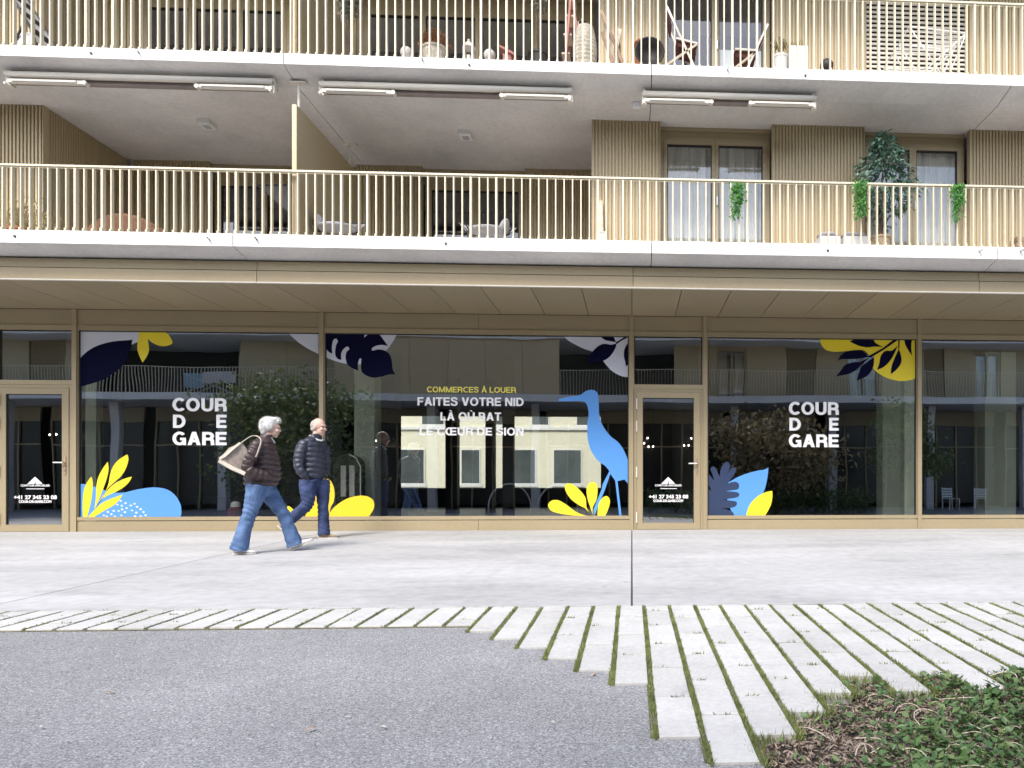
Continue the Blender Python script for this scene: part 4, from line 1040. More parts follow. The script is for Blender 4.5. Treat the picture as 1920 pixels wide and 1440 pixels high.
# trees and hedge in the court behind the camera
def tree(name, label, X, Y, base, h, rx, rz, mat, n, lsize, group):
    t = thing(name, label, 'tree', (X, Y, base), group)
    tr = MB(); tr.tube([(X, Y, base-.1), (X+.03, Y, base+h*.25), (X-.03, Y+.05, base+h*.55), (X, Y, base+h*.85)], [.10, .085, .055, .02], 9)
    C0 = Vector((X, Y, base+h-rz)); cl = []
    for i in range(26):
        u = Vector(rvec(1)[0]); p = C0 + Vector((u.x*rx, u.y*rx*.8, u.z*rz))*random.uniform(.45, .95); cl.append(p)
        s0 = Vector((X, Y, base+h*random.uniform(.25, .6))); tr.tube([s0, s0.lerp(p, .5)+Vector((0, 0, .1)), p], [.03, .018, .006], 5)
    part('trunk', tr, M['bark'], t)
    k = rng.integers(0, len(cl), n); c = np.array([list(q) for q in cl])[k]
    P = c + rng.normal(0, 1, (n, 3)) * np.array([rx*.2, rx*.2, rz*.17])
    d = rvec(n); d[:, 2] -= .3
    part('crown', leaf_mesh('crown', M[mat], P, d, rvec(n), rng.uniform(.6, 1.3, n)*lsize, rng.uniform(.4, .7, n)*lsize, .2), None, t)
tree('shrub_tree', 'brown leaved small tree mirrored behind the right hand lettering', RX(1455, -1.2), -1.2, GO, 3.8, 2.3, 1.6, 'lf_autumn', 4600, .21, 'small trees in the court')
tree('shrub_tree', 'green feathery tree mirrored in the pane left of the mullion', RX(560, -1.0), -1.0, GO, 4.6, 2.6, 2.1, 'lf_tree', 5200, .20, 'small trees in the court')
tree('shrub_tree', 'young green tree mirrored at the far right pane edge', RX(1700, -1.6), -1.6, GO, 4.0, 1.4, 1.5, 'lf_tree', 2400, .19, 'small trees in the court')
n = 3800; P = np.stack([rng.uniform(.5, 8.5, n), rng.uniform(-1.9, -.7, n), GO + rng.uniform(0, 1, n)**.7*.85], 1)
hd = thing('hedge', 'low dark green hedge mirrored along the foot of the panes', 'hedge', (4.5, -1.3, GO))
part('foliage', leaf_mesh('foliage', [M['lf_tree'], M['ivy']], P, rvec(n), rvec(n), rng.uniform(.10, .2, n), rng.uniform(.04, .08, n), .2, (rng.random(n) < .5).astype(int)), None, hd)
m_ = MB(); 
for x in np.arange(.7, 8.4, .45): m_.tube([(x, -1.3, GO), (x+.05, -1.25, GO+.6)], .012, 5)
part('stem', m_, M['bark'], hd)
# chairs and table on the far pavement (mirrored at the right edge)
def garden_chair(X, Y, rz, label):
    c = thing('garden_chair', label, 'chair', (X, Y, GO), 'white slatted chairs across the court'); R = Matrix.Rotation(rz, 4, 'Z'); O = Vector((X, Y, GO))
    T = lambda p: O + R @ Vector(p)
    m_ = MB()
    for i in range(5): m_.bar(T((-.22, -.2+.1*i, .44)), T((.22, -.2+.1*i, .44)), .07, .018)
    part('seat', m_, M['white'], c)
    m_ = MB()
    for i in range(4): m_.bar(T((-.22, .24+.02*i, .52+.1*i)), T((.22, .24+.02*i, .52+.1*i)), .018, .07)
    part('backrest', m_, M['white'], c)
    for x, y, h in ((-.22, -.2, .44), (.22, -.2, .44), (-.22, .22, .88), (.22, .22, .88)):
        m_ = MB(); m_.bar(T((x, y, 0)), T((x, y+.06 if h > .5 else y, h)), .03, .03); part('leg', m_, M['white'], c)
garden_chair(RX(1785, -4.4), -4.4, 2.9, 'white slatted chair mirrored in the right pane, left of its pair')
garden_chair(RX(1838, -4.4), -4.4, 3.5, 'white slatted chair mirrored in the right pane, right of its pair')
# steel hoops and a curved lamp post across the court
for k, (pc, lab) in enumerate(((955, 'round steel bike hoop mirrored beside the dark column'), (1045, 'round steel bike hoop mirrored below the blue bird'))):
    Yh = -2.6; Xh = RX(pc, Yh); m_ = MB(); m_.tube([(Xh+.75*math.cos(math.pi*i/16), Yh, GO+.25+.80*math.sin(math.pi*i/16)) for i in range(17)], .03, 8); m_.tube([(Xh+.75, Yh, GO), (Xh+.75, Yh, GO+.26)], .03, 8); m_.tube([(Xh-.75, Yh, GO), (Xh-.75, Yh, GO+.26)], .03, 8)
    single('bike_hoop', m_, M['steel'], lab, 'bike stand', 'bike hoops across the court')
Yh = -3.2; Xh = RX(1850, Yh); m_ = MB(); m_.tube([(Xh, Yh, GO), (Xh+.02, Yh, GO+.7), (Xh+.12, Yh, GO+1.15), (Xh+.3, Yh, GO+1.45)], [.035, .03, .025, .02], 8); m_.box(Xh-.1, Xh+.1, Yh-.1, Yh+.1, GO, GO+.02)
single('bollard_lamp', m_, M['dark'], 'thin dark curved lamp post mirrored at the right edge', 'lamp post')
# washing on the opposite balcony
X = RX(395, -4.5); ww = thing('drying_rack', 'washing with blue and white towels mirrored on the opposite balcony', 'drying rack', (X, -4.5, 4.20))
M['tw_b'] = pmat('blue towel', (.25, .50, .68), .9, 0, .1, 8); M['tw_w'] = pmat('white towel', (.75, .75, .8), .9, 0, .05, 8)
m_ = MB()
for s in (-1, 1): m_.tube([(X-.9, -4.5+s*.25, 4.2), (X+.9, -4.5+s*.25, 5.0)], .014, 6); m_.tube([(X+.9, -4.5+s*.25, 4.2), (X-.9, -4.5+s*.25, 5.0)], .014, 6)
part('frame', m_, M['white'], ww)
m_ = MB(); m_.box(X-1.0, X-.3, -4.52, -4.48, 4.45, 5.04); part('towel', m_, M['tw_b'], ww)
m_ = MB(); m_.box(X-.25, X+1.0, -4.34, -4.30, 4.62, 5.06); part('towel', m_, M['tw_w'], ww)

# ================================================================== AWNINGS AND CEILING FITTINGS
def awning(px0, px1, ya, yb, al, ar, label):
    Y = 10.62; xa, xb = wx(px0, Y), wx(px1, Y); zt = 6.30
    z = lambda py, px: wz(py, px, Y)
    a = thing('folded_awning', label, 'awning', ((xa+xb)/2, Y, 6.40), 'folded awnings under the upper slab')
    zt = z(ya, (px0+px1)/2) - .02
    m_ = MB(); m_.tube([(xa+.02, Y-.06, zt), (xb-.04, Y-.06, zt)], [(.036, .036)]*2, 12); m_.box(xa+.02, xb-.04, Y-.075, Y-.02, zt-.036, zt-.01); part('front_bar', m_, M['cream_metal'], a, True)
    m_ = MB(); m_.tube([(xa+.05, Y+.06, zt-.035), (xb-.05, Y+.06, zt-.035)], .05, 12); part('fabric_roll', m_, M['awn'], a, True)
    m_ = MB(); m_.box(xa+.05, xb-.05, Y+.0, Y+.055, zt+.02, zt+.05); part('torsion_bar', m_, M['cream_metal'], a)
    for s, q0, q1 in ((0, xa+.05, wx(al, Y)), (1, wx(ar, Y), xb-.05)):
        m_ = MB(); zl = zt-.085
        m_.box(q0, q1, Y-.07, Y-.015, zl-.03, zl+.015); m_.box(q0+.06, q1-.10, Y-.088, Y-.071, zl-.018, zl+.008)
        e = q1 if s == 0 else q0
        m_.tube([(e, Y-.08, zl-.012), (e, Y+.0, zl-.012)], .03, 10); part('arm', m_, M['cream_metal'], a)
        q = q0 if s == 0 else q1
        m_ = MB(); m_.box(q-.045, q+.02, Y-.04, Y+.05, zl-.06, zt+.045); m_.box(q-.03, q+.01, Y-.02, Y+.03, zt+.045, 6.395); m_.tube([(q-.02, Y-.09, zl-.05), (q-.02, Y+.0, zl-.05)], .016, 8); part('bracket', m_, M['cream_metal'], a)
M['awn'] = pmat('taupe awning cloth', (.25, .205, .185), .85, 0, .1, 6)
awning(14, 521, 147, 178, 165, 374, 'longest folded awning, cream metal, under the slab at upper left')
awning(600, 1078, 165, 193, 740, 942, 'middle folded awning, cream metal, between divider and bronze cladding')
awning(1203, 1533, 181, 206, 1333, 1406, 'shortest folded awning, cream metal, above the right hand windows')
for px, py, lab in ((388, 242, 'small square white ceiling lamp over the left loggia'), (873, 252, 'small square white ceiling lamp over the middle loggia')):
    Y = 11.9 if px < 500 else 12.05; X = wx(px, Y); l = thing('ceiling_lamp', lab, 'lamp', (X, Y, 6.37), 'loggia ceiling lamps')
    m_ = MB(); m_.box(X-.09, X+.09, Y-.12, Y+.12, 6.30, 6.368); part('housing', m_, M['white'], l)
    m_ = MB(); m_.box(X-.05, X+.05, Y-.04, Y+.08, 6.293, 6.2995); part('lens', m_, M['cushion'], l)
Y = 10.95; X = wx(1193, Y); m_ = MB(); m_.box(X-.05, X+.05, Y-.04, Y+.04, 6.29, 6.369); m_.tube([(X+.05, Y, 6.33), (X+.13, Y-.2, 6.36)], .006, 5)
single('junction_box', m_, M['white'], 'small white junction box beside the shortest awning', 'junction box')

# ================================================================== THINGS ON THE LOWER BALCONY
FL, FU = 4.155, 6.605
def pot(c, r0, r1, h, mat, parent, name='pot', n=18):
    m_ = MB(); m_.lathe(c, [(r0, 0), (r1, h), (r1*1.06, h), (r1*1.06, h-.03), (r1*.9, h-.031), (r1*.86, h-.05)], n); return part(name, m_, M[mat], parent)
# ficus
Y = 10.95; X = wx(1650, Y); t = thing('potted_ficus', 'tall dark green ficus in a wicker basket on the lower balcony', 'plant', (X, Y, FL))
pot((X, Y, FL), .13, .16, .30, 'wicker', t)
m_ = MB(); m_.tube([(X, Y, FL+.25), (X+.03, Y, FL+.5), (X-.02, Y, FL+.8), (X+.05, Y, FL+1.3)], [.03, .025, .022, .012], 8); m_.tube([(X-.03, Y+.02, FL+.25), (X+.02, Y+.03, FL+.6), (X+.06, Y, FL+1.1)], [.02, .018, .01], 7); part('trunk', m_, M['bark'], t)
cz0, cz1 = wz(400, 1660, Y), wz(250, 1660, Y); n = 1700; Xc = wx(1660, Y)
u = rng.random(n); zz = cz0 + (cz1-cz0)*u; prof = np.interp(u, [0, .12, .35, .6, .8, 1], [.26, .40, .42, .31, .24, .06])
a = rng.random(n)*6.283; r = prof*np.sqrt(rng.random(n)*.8+.2)
lump = 1 + .22*np.sin(a*3+u*9) + .16*np.sin(a*5-u*14)
P = np.stack([Xc + .03 - .06*u + r*lump*np.cos(a), Y + r*lump*np.sin(a)*.85, zz + .05*np.sin(a*2+1)*(1-u)], 1)
keep = (np.sin(P[:, 0]*19)+np.sin(P[:, 2]*23+P[:, 0]*8)+np.sin(P[:, 1]*21)) > -1.25; P = P[keep]; a = a[keep]; n = len(P)
d = np.stack([np.cos(a), np.sin(a), rng.uniform(-1.3, .2, n)], 1) + rvec(n)*.5
part('crown', leaf_mesh('crown', M['lf_ficus'], P, d, rvec(n)*.6+np.array([0, -.3, 1]), rng.uniform(.07, .13, n), rng.uniform(.035, .055, n), .15), None, t)
n = 110; a = rng.random(n)*6.283; P = np.stack([X+.06+.22*np.cos(a)*rng.random(n), Y+.15*np.sin(a), FL+rng.uniform(.45, 1.0, n)], 1)
part('low_leaves', leaf_mesh('low_leaves', M['lf_ficus'], P, rvec(n)-np.array([0, 0, .6]), rvec(n), .09, .04, .15), None, t)
M['lf_mid'] = leafmat('deeper artificial leaf', (.03, .13, .03), (.10, .27, .06), .5, .2, 16)
# green garlands on the rail
for px, y0, y1, lab in ((1382, 345, 412, 'bright green trailing garland on the rail before the left window'), (1612, 342, 412, 'bright green trailing garland on the rail beside the ficus'), (1793, 347, 418, 'bright green trailing garland on the rail before the right window')):
    Yg = YR-.05; X = wx(px, Yg); za, zb = wz(y0, px, Yg), wz(y1, px, Yg); n = 900
    sd_ = px*.37; u = rng.random(n)**1.15; w = .12*(1-.45*u)*(1+.3*np.sin(u*11+sd_))
    k_ = rng.integers(0, 4, n); u = u*np.array([1, .8+.15*math.sin(sd_), .95, .7+.2*math.cos(sd_)])[k_]
    P = np.stack([X + (k_-1.5)*.035 + rng.normal(0, .33, n)*w, Yg - .01 + rng.normal(0, .35, n)*w - .02, za - (za-zb)*u], 1)
    d = rvec(n)*.8 + np.array([0, -.3, -.8]); g_ = thing('hanging_garland', lab, 'garland', (X, Yg, za), 'green garlands on the rail')
    part('foliage', leaf_mesh('foliage', [M['lf_bright'], M['lf_mid']], P, d, rvec(n), rng.uniform(.02, .045, n), rng.uniform(.014, .027, n), .2, (rng.random(n) < .35).astype(int)), None, g_)
    m_ = MB()
    for k in range(5): m_.tube([(X+.02*(k-2), Yg, za), (X+.025*(k-2), Yg-.03, (za+zb)/2), (X+.012*(k-2), Yg-.02, zb+.03*abs(k-2))], .003, 4)
    part('stem', m_, M['lf_bright'], g_)
# cushions / box seat
Y = 10.85
for p0, p1, lab in ((1531, 1572, 'white padded stool on the balcony, left of its neighbour'), (1576, 1624, 'white padded stool with a side loop, beside the ficus')):
    a, b = wx(p0, Y), wx(p1, Y); h = wz(438, p0, Y)-FL; s_ = thing('padded_stool', lab, 'stool', ((a+b)/2, Y, FL))
    m_ = MB(); m_.box(a+.01, b-.01, Y-.15, Y+.15, FL, FL+h-.08); part('base', m_, M['tw_w'], s_)
    m_ = MB(); m_.ell(((a+b)/2, Y, FL+h-.04), ((b-a)/2, .17, .05), 16, 7); part('cushion', m_, M['cushion'], s_, True)
    if p0 > 1572:
        m_ = MB(); m_.tube([(b, Y-.1, FL+h-.1), (b+.06, Y-.1, FL+h-.06), (b+.07, Y-.1, FL+h-.14), (b, Y-.1, FL+h-.18)], .008, 6); part('loop', m_, M['wood'], s_)
# lounge chairs with cushions
def wire_chair(pc, y_top, flip, label, Y=11.0):
    X = wx(pc, Y); O = Vector((X, Y, FL)); s = -1 if flip else 1; H = wz(y_top, pc, Y)-FL
    c = thing('lounge_chair', label, 'chair', (X, Y, FL), 'wire lounge chairs on the lower balcony')
    m_ = MB(); top = []
    for i in range(11):
        t_ = math.pi*i/10; top.append(O+Vector((s*(.42*math.cos(t_)), .26*math.sin(t_)-.05, H-.10*(1-math.sin(t_))*(1 if s*math.cos(t_) > 0 else .3))))
    m_.tube(top, .014, 7); low = [O+Vector((q.x-O.x, q.y-O.y, .30))*1 for q in top]
    low = [Vector((O.x+(q.x-O.x)*.75, O.y+(q.y-O.y)*.75, FL+.28)) for q in top]; m_.tube(low, .012, 7)
    part('frame', m_, M['dark'], c)
    m_ = MB()
    for i in range(10):
        for k in range(3):
            f0, f1 = (k)/3, (k+1)/3
            a0, a1 = top[i].lerp(top[i+1], f0), low[i].lerp(low[i+1], 1-f0)
            m_.tube([a0, a1], .006, 4)
    part('weave', m_, M['cushion'], c)
    for q in ((-.25, -.15), (.25, -.15), (-.25, .2), (.25, .2)):
        l = MB(); l.tube([O+Vector((q[0], q[1], .28)), O+Vector((q[0]*1.15, q[1]*1.1, 0))], .012, 6); part('leg', l, M['dark'], c)
    m_ = MB(); m_.ell(O+Vector((0, .0, .31)), (.3, .24, .06), 14, 7); part('seat_cushion', m_, M['cushion'], c, True)
    m_ = MB(); m_.ell(O+Vector((-s*.22, -.02, H-.10)), (.06, .16, .15), 14, 9, rot=Matrix.Rotation(s*-.4, 3, 'Y')); part('back_cushion', m_, M['cushion'], c, True)
wire_chair(632, 408, False, 'wire lounge chair with pale cushion beside the bronze divider', 11.0)
wire_chair(916, 416, True, 'wire lounge chair with pale cushion before the loggia window', 11.0)
# rust wicker round sofa back
Y = 11.0; X = wx(232, Y); so = thing('wicker_sofa', 'low rust brown wicker sofa behind the left railing', 'sofa', (X, Y, FL))
rg = []
for i in range(17):
    a = -1.0 + 2.0*i/16; x = X + a*.56; h = FL + .13 + .32*math.cos(a*1.35)**.8 if abs(a) < 1.1 else 0
    rg.append([(x, Y-.12+.1*a*a, FL+.06), (x, Y-.12+.1*a*a, h-.05), (x, Y-.05+.1*a*a, h), (x, Y+.05+.1*a*a, h-.03), (x, Y+.05+.1*a*a, FL+.06)])
m_ = MB(); m_.rings(rg); part('backrest', m_, M['rust'], so)
m_ = MB(); m_.box(X-.5, X+.5, Y+.16, Y+.75, FL+.08, FL+.28); part('seat', m_, M['cushion'], so)
for x in (-.4, .4):
    m_ = MB(); m_.box(X+x-.03, X+x+.03, Y+.2, Y+.26, FL, FL+.08); part('leg', m_, M['dark'], so)
# dry bush in a pot at far left and stepped dark shelf
Y = 10.95; X = wx(40, Y); bsh = thing('dry_shrub', 'straw coloured dry shrub in a pot behind the rail at far left', 'plant', (X, Y, FL))
pot((X, Y, FL), .12, .15, .2, 'terra', bsh)
n = 700; P = np.stack([X+rng.normal(0, .18, n), Y+rng.normal(0, .1, n), FL+.2+np.abs(rng.normal(0, .17, n))], 1); d = P-np.array([X, Y, FL])
part('foliage', leaf_mesh('foliage', M['lf_straw'], P, d+rvec(n)*.2, rvec(n), rng.uniform(.04, .09, n), .016, .2), None, bsh)
m_ = MB()
for k in range(9): m_.tube([(X, Y, FL+.15), (X+.04*(k-4), Y+.02*(k % 3), FL+.5)], .005, 4)
part('stem', m_, M['wood'], bsh)
# folded dark table leaning on the divider
Y = 11.6; sh_ = thing('folded_table', 'folded dark mesh table standing left of the bronze divider', 'table', (wx(520, Y), Y, FL))
A, B, C2 = at(482, 347, Y), at(546, 347, Y), at(546, 402, Y)
m_ = MB(); m_.prism([(A.x, A.z), (B.x, B.z), (C2.x, C2.z)], Y, Y+.02); part('top', m_, M['dark'], sh_)
m_ = MB(); m_.tube([A, C2, Vector((C2.x+.02, Y, FL))], .014, 6); m_.tube([A, B], .012, 6); m_.tube([B, Vector((B.x, Y, FL))], .014, 6); part('frame', m_, M['dark'], sh_)
# plank and grey box at the corner of the cladding
Y = 11.3; X = wx(1127, Y); m_ = MB(); m_.bar((X, Y, FL), (X-.03, Y+.14, FL+.95), .09, .02, up=(0, 1, 0)); single('wooden_board', m_, M['wood_pale'], 'narrow wooden board leaning at the corner of the fluted cladding', 'board')
X = wx(1131, 11.1); m_ = MB(); m_.box(X-.05, X+.05, 11.05, 11.15, FL, FL+.33); m_.box(X-.055, X+.055, 11.045, 11.155, FL+.331, FL+.35); single('metal_box', m_, M['ceil'], 'small grey metal box on the balcony beside the leaning board', 'box')

# ================================================================== THINGS ON THE UPPER BALCONY
Y = 10.85
def up(px, py, Y=10.85): return at(px, py, Y)
# covered deck chair at the far left
X = wx(32, Y); dc = thing('deck_chair', 'black and white striped deck chair at the far upper left', 'chair', (X, Y, FU))
m_ = MB()
q = [up(4, -40), up(60, 55), up(78, 112)]
for dy in (-.02, .42): m_.tube([p + Vector((0, dy, 0)) for p in q], .018, 7)
m_.tube([Vector((q[0].x+.02, Y, FU)), Vector((q[1].x-.1, Y, q[1].z+.1))], .016, 6); m_.tube([Vector((q[0].x+.02, Y+.4, FU)), Vector((q[1].x-.1, Y+.4, q[1].z+.1))], .016, 6)
part('frame', m_, M['dark'], dc)
for k in range(9):
    f0, f1 = k/9, (k+1)/9; L_ = lambda f: q[0].lerp(q[1], f*1.6) if f*1.6 < 1 else q[1].lerp(q[2], (f*1.6-1)/.6)
    a, b = L_(f0), L_(f1); s_ = MB(); s_.face([a+Vector((0, .0, 0)), b+Vector((0, 0, 0)), b+Vector((0, .4, 0)), a+Vector((0, .4, 0))]); s_.face([a+Vector((0, .4, -.01)), b+Vector((0, .4, -.01)), b+Vector((0, 0, -.01)), a+Vector((0, 0, -.01))])
    part('strap', s_, M['dark'] if k % 2 else M['white'], dc)
m_ = MB(); m_.ell(up(38, 78)+Vector((0, .2, 0)), (.2, .2, .22), 14, 9); part('cushion', m_, M['white'], dc, True)

def leafy(name, label, px, ytop, w, n, mat, potm, ls, Y=10.85, ph=.22, pr=.12, group=None, droop=0.0):
    X = wx(px, Y); zt = wz(ytop, px, Y); t = thing(name, label, 'plant', (X, Y, FU), group)
    pot((X, Y, FU), pr*.8, pr, ph, potm, t)
    m_ = MB(); st = []
    for k in range(8):
        e = Vector((X+random.uniform(-w, w)*.8, Y+random.uniform(-.1, .1), zt-random.uniform(0, .25))); m = Vector((X+(e.x-X)*.3, Y, (FU+ph+e.z)/2)); m_.tube([(X, Y, FU+ph*.7), m, e], [.008, .006, .003], 5); st.append((m, e))
    part('stem', m_, M['bark'], t)
    k = rng.integers(0, 8, n); f = rng.random(n)
    A_ = np.array([list(s_[0]) for s_ in st])[k]; B_ = np.array([list(s_[1]) for s_ in st])[k]
    P = A_+(B_-A_)*f[:, None]+rng.normal(0, .035, (n, 3))
    part('foliage', leaf_mesh('foliage', M[mat], P, rvec(n)-np.array([0, 0, droop]), rvec(n), rng.uniform(.7, 1.3, n)*ls, rng.uniform(.35, .6, n)*ls, .2), None, t)
leafy('tall_plant', 'tall grey leaved bushy plant left of the brown dried bouquet', 652, -70, .32, 620, 'lf_grey', 'dark', .07)
leafy('climbing_plant', 'slender climbing plant in a black pot between lantern and wicker vase', 1010, -80, .17, 420, 'lf_grey', 'dark', .055, pr=.15, ph=.36, droop=.4)
# dried bouquet
p = up(815, 85); X = p.x; t = thing('dried_bouquet', 'round brown dried flower bouquet in a pale pot', 'plant', (X, Y, FU))
pot((X, Y, FU), .13, .17, .40, 'wicker_pale', t)
n = 900; v = rvec(n); v[:, 2] = np.abs(v[:, 2]); P = np.array([X, Y, FU+.40])+v*np.array([.21, .19, .26])*rng.uniform(.5, 1, (n, 1)); part('flowers', leaf_mesh('flowers', M['lf_dry'], P, v, rvec(n), rng.uniform(.03, .05, n), .025, .3), None, t)
# lantern
X = wx(879, Y); t = thing('lantern', 'small grey metal lantern on the upper balcony floor', 'lantern', (X, Y, FU)); z0 = FU+.2
m_ = MB(); m_.box(X-.07, X+.07, Y-.07, Y+.07, FU, z0); m_.lathe((X, Y, FU+.42), [(.10, 0), (.05, .07), (.02, .10), (.02, .13)], 8)
for a, b in ((-1, -1), (1, -1), (1, 1), (-1, 1)): m_.box(X+a*.06-.01, X+a*.06+.01, Y+b*.06-.01, Y+b*.06+.01, z0, FU+.42)
part('frame', m_, M['ceil'], t); m_ = MB(); m_.tube([(X, Y, z0), (X, Y, z0+.12)], .03, 10); part('candle', m_, M['white'], t)
for px, r, lab, mat in ((762, .085, 'grey stone ball beside the brown dried bouquet', 'ceil'), (918, .085, 'grey stone ball right of the lantern', 'ceil'), (1550, .10, 'dark round planter ball below the white spider plant pot', 'dark')):
    X = wx(px, Y); h = FU+.33; m_ = MB(); m_.lathe((X, Y, FU), [(.07, 0), (.09, .02), (.07, .20), (.05, .22)], 12); m_.ell((X, Y, h), (r, r, r), 16, 10); single('stone_ball', m_, M[mat], lab, 'ornament', smooth=True)
X = wx(952, Y); m_ = MB(); m_.bar((X-.1, Y, FU+.42), (X+.13, Y, FU+.30), .2, .03, up=(0, 0, 1)); m_.box(X-.06, X+.06, Y-.06, Y+.06, FU, FU+.33); single('garden_tray', m_, M['pinkish'], 'small tilted red and white tray on the floor by the climbing plant', 'tray')
# ladder
t = thing('step_ladder', 'faded red step ladder left of the wicker vase', 'ladder', (wx(1060, Y), Y, FU))
a0, a1, b0 = up(1056, 130, 11.0), up(1072, -30, 11.0), up(1093, 130, 11.25)
for s in (0, .32):
    m_ = MB(); m_.bar(a0+Vector((0, s, -.3)), a1+Vector((0, s, 0)), .03, .05); part('rail', m_, M['pinkish'], t)
    m_ = MB(); m_.bar(a1+Vector((0, s, 0)), b0+Vector((0, s-.2, -.3)), .03, .04); part('stay', m_, M['pinkish'], t)
for f in (.2, .42, .64, .86):
    p = a0.lerp(a1, f); m_ = MB(); m_.box(p.x-.05, p.x+.07, 11.016, 11.304, p.z-.015, p.z+.01); part('step', m_, M['wood_pale'], t)
# wicker vase
X = wx(1097, 10.75); zt = wz(52, 1097, 10.75); H = zt-FU; t = thing('wicker_vase', 'tall barrel shaped pale wicker vase on the upper balcony', 'vase', (X, 10.75, FU)); m_ = MB()
pr = []
for i in range(25):
    u = i/24; r = .115+.055*math.sin(math.pi*min(1, u*1.02))**.8; pr.append((r+(.006 if i % 2 else 0), H*u))
pr += [(.09, H), (.085, H-.05)]; m_.lathe((X, 10.75, FU), pr, 22); part('body', m_, M['wicker_pale'], t)
m_ = MB(); m_.tube([(X-.08, 10.75, zt-.02), (X-.10, 10.75, zt+.08), (X-.05, 10.75, zt+.12), (X-.03, 10.75, zt+.03)], .012, 6); part('handle', m_, M['wicker_pale'], t)
# folded wooden chairs leaning
t = thing('folded_deck_chair', 'folded weathered wooden chair leaning right of the wicker vase', 'chair', (wx(1145, Y), Y, FU))
for k, (p0, p1, mat) in enumerate((((1127, 20), (1168, 125), 'wood'), ((1129, 60), (1150, 125), 'wood'), ((1135, 35), (1152, 130), 'wood_pale'), ((1163, 55), (1150, 130), 'wood_pale'), ((1157, 52), (1164, 130), 'wood'))):
    a, b = up(*p0, 10.8+.04*k), up(*p1, 10.8+.04*k); b = b+(b-a).normalized()*.28; m_ = MB(); m_.bar(a, Vector((b.x, b.y, max(b.z, FU+.01))), .05, .025, up=(0, 1, 0)); part('slat', m_, M[mat], t)
# terracotta pot and black round basket
X = wx(1208, 10.95); t = thing('terracotta_pot', 'terracotta pot standing behind the black round basket', 'pot', (X, 10.95, FU)); pot((X, 10.95, FU), .11, .15, .62, 'terra', t)
X = wx(1218, 10.72); c = Vector((X, 10.72, wz(100, 1218, 10.72))); m_ = MB()
rg = [[c+Vector((r*math.cos(a*.2618), y, r*math.sin(a*.2618))) for a in range(24)] for r, y in ((.03, .09), (.15, .07), (.20, -.02), (.215, -.05), (.195, -.052), (.14, .03), (.02, .05))]
m_.rings(rg); t = thing('black_basket', 'round black basket tipped up on a stand, front of terracotta pot', 'basket', (X, 10.72, FU)); part('bowl', m_, M['black'], t, True)
m_ = MB(); 
for s in (-.12, .12): m_.tube([(X+s, 10.79, c.z), (X+s*1.2, 10.82, FU)], .008, 5)
part('stand', m_, M['dark'], t)
# folding chairs with dark seats
def fold_chair(P, label, mat_seat, Yc):
    b = {k: at(*v, Yc) for k, v in P.items()}; t = thing('folding_chair', label, 'chair', (b['f1'].x, Yc, FU), 'folding chairs on the upper balcony')
    for dy in (0, .36):
        D = Vector((0, dy, 0)); e = lambda p, q: p+(q-p)*((FU-p.z)/(q.z-p.z)) if abs(q.z-p.z) > .01 else q
        m_ = MB(); m_.bar(b['top']+D, e(b['top'], b['f2'])+D, .03, .022, up=(0, 1, 0)); part('back_leg', m_, M['cream_metal'], t)
        m_ = MB(); m_.bar(b['s2']+D*1, e(b['s2'], b['f1'])+D, .03, .022, up=(0, 1, 0)); part('front_leg', m_, M['wood_pale'], t)
        m_ = MB(); m_.bar(b['s1']+D, b['s2']+D, .03, .025); part('seat_rail', m_, M['cream_metal'], t)
    m_ = MB(); v = [b['s1'], b['s2']]; m_.add([v[0]+Vector((0, .02, .016)), v[1]+Vector((0, .02, .016)), v[1]+Vector((0, .34, .016)), v[0]+Vector((0, .34, .016)), v[0]+Vector((.02, .02, -.10)), v[1]+Vector((-.02, .02, -.10)), v[1]+Vector((-.02, .34, -.10)), v[0]+Vector((.02, .34, -.10))], [(0,1,2,3),(7,6,5,4),(0,4,5,1),(1,5,6,2),(2,6,7,3),(3,7,4,0)]); part('seat', m_, M[mat_seat], t)
    m_ = MB(); p, q = b['top'], b['top'].lerp(b['s1'] if (b['top']-b['s1']).length < (b['top']-b['s2']).length else b['s2'], .55)
    m_.add([p+Vector((0, .02, 0)), q+Vector((0, .02, 0)), q+Vector((0, .34, 0)), p+Vector((0, .34, 0)), p+Vector((-.015, .02, 0)), q+Vector((-.015, .02, 0)), q+Vector((-.015, .34, 0)), p+Vector((-.015, .34, 0))], [(0,1,2,3),(7,6,5,4),(0,4,5,1),(1,5,6,2),(2,6,7,3),(3,7,4,0)]); part('backrest', m_, M[mat_seat], t)
fold_chair({'top': (1250, 12), 's1': (1268, 72), 's2': (1308, 82), 'f1': (1250, 122), 'f2': (1300, 122)}, 'folding chair with dark red seat near the black basket', 'oxblood', 10.75)
fold_chair({'top': (1440, 45), 's1': (1378, 92), 's2': (1420, 95), 'f1': (1380, 126), 'f2': (1402, 126)}, 'folding chair with dark red seat before the white blind', 'oxblood', 10.8)
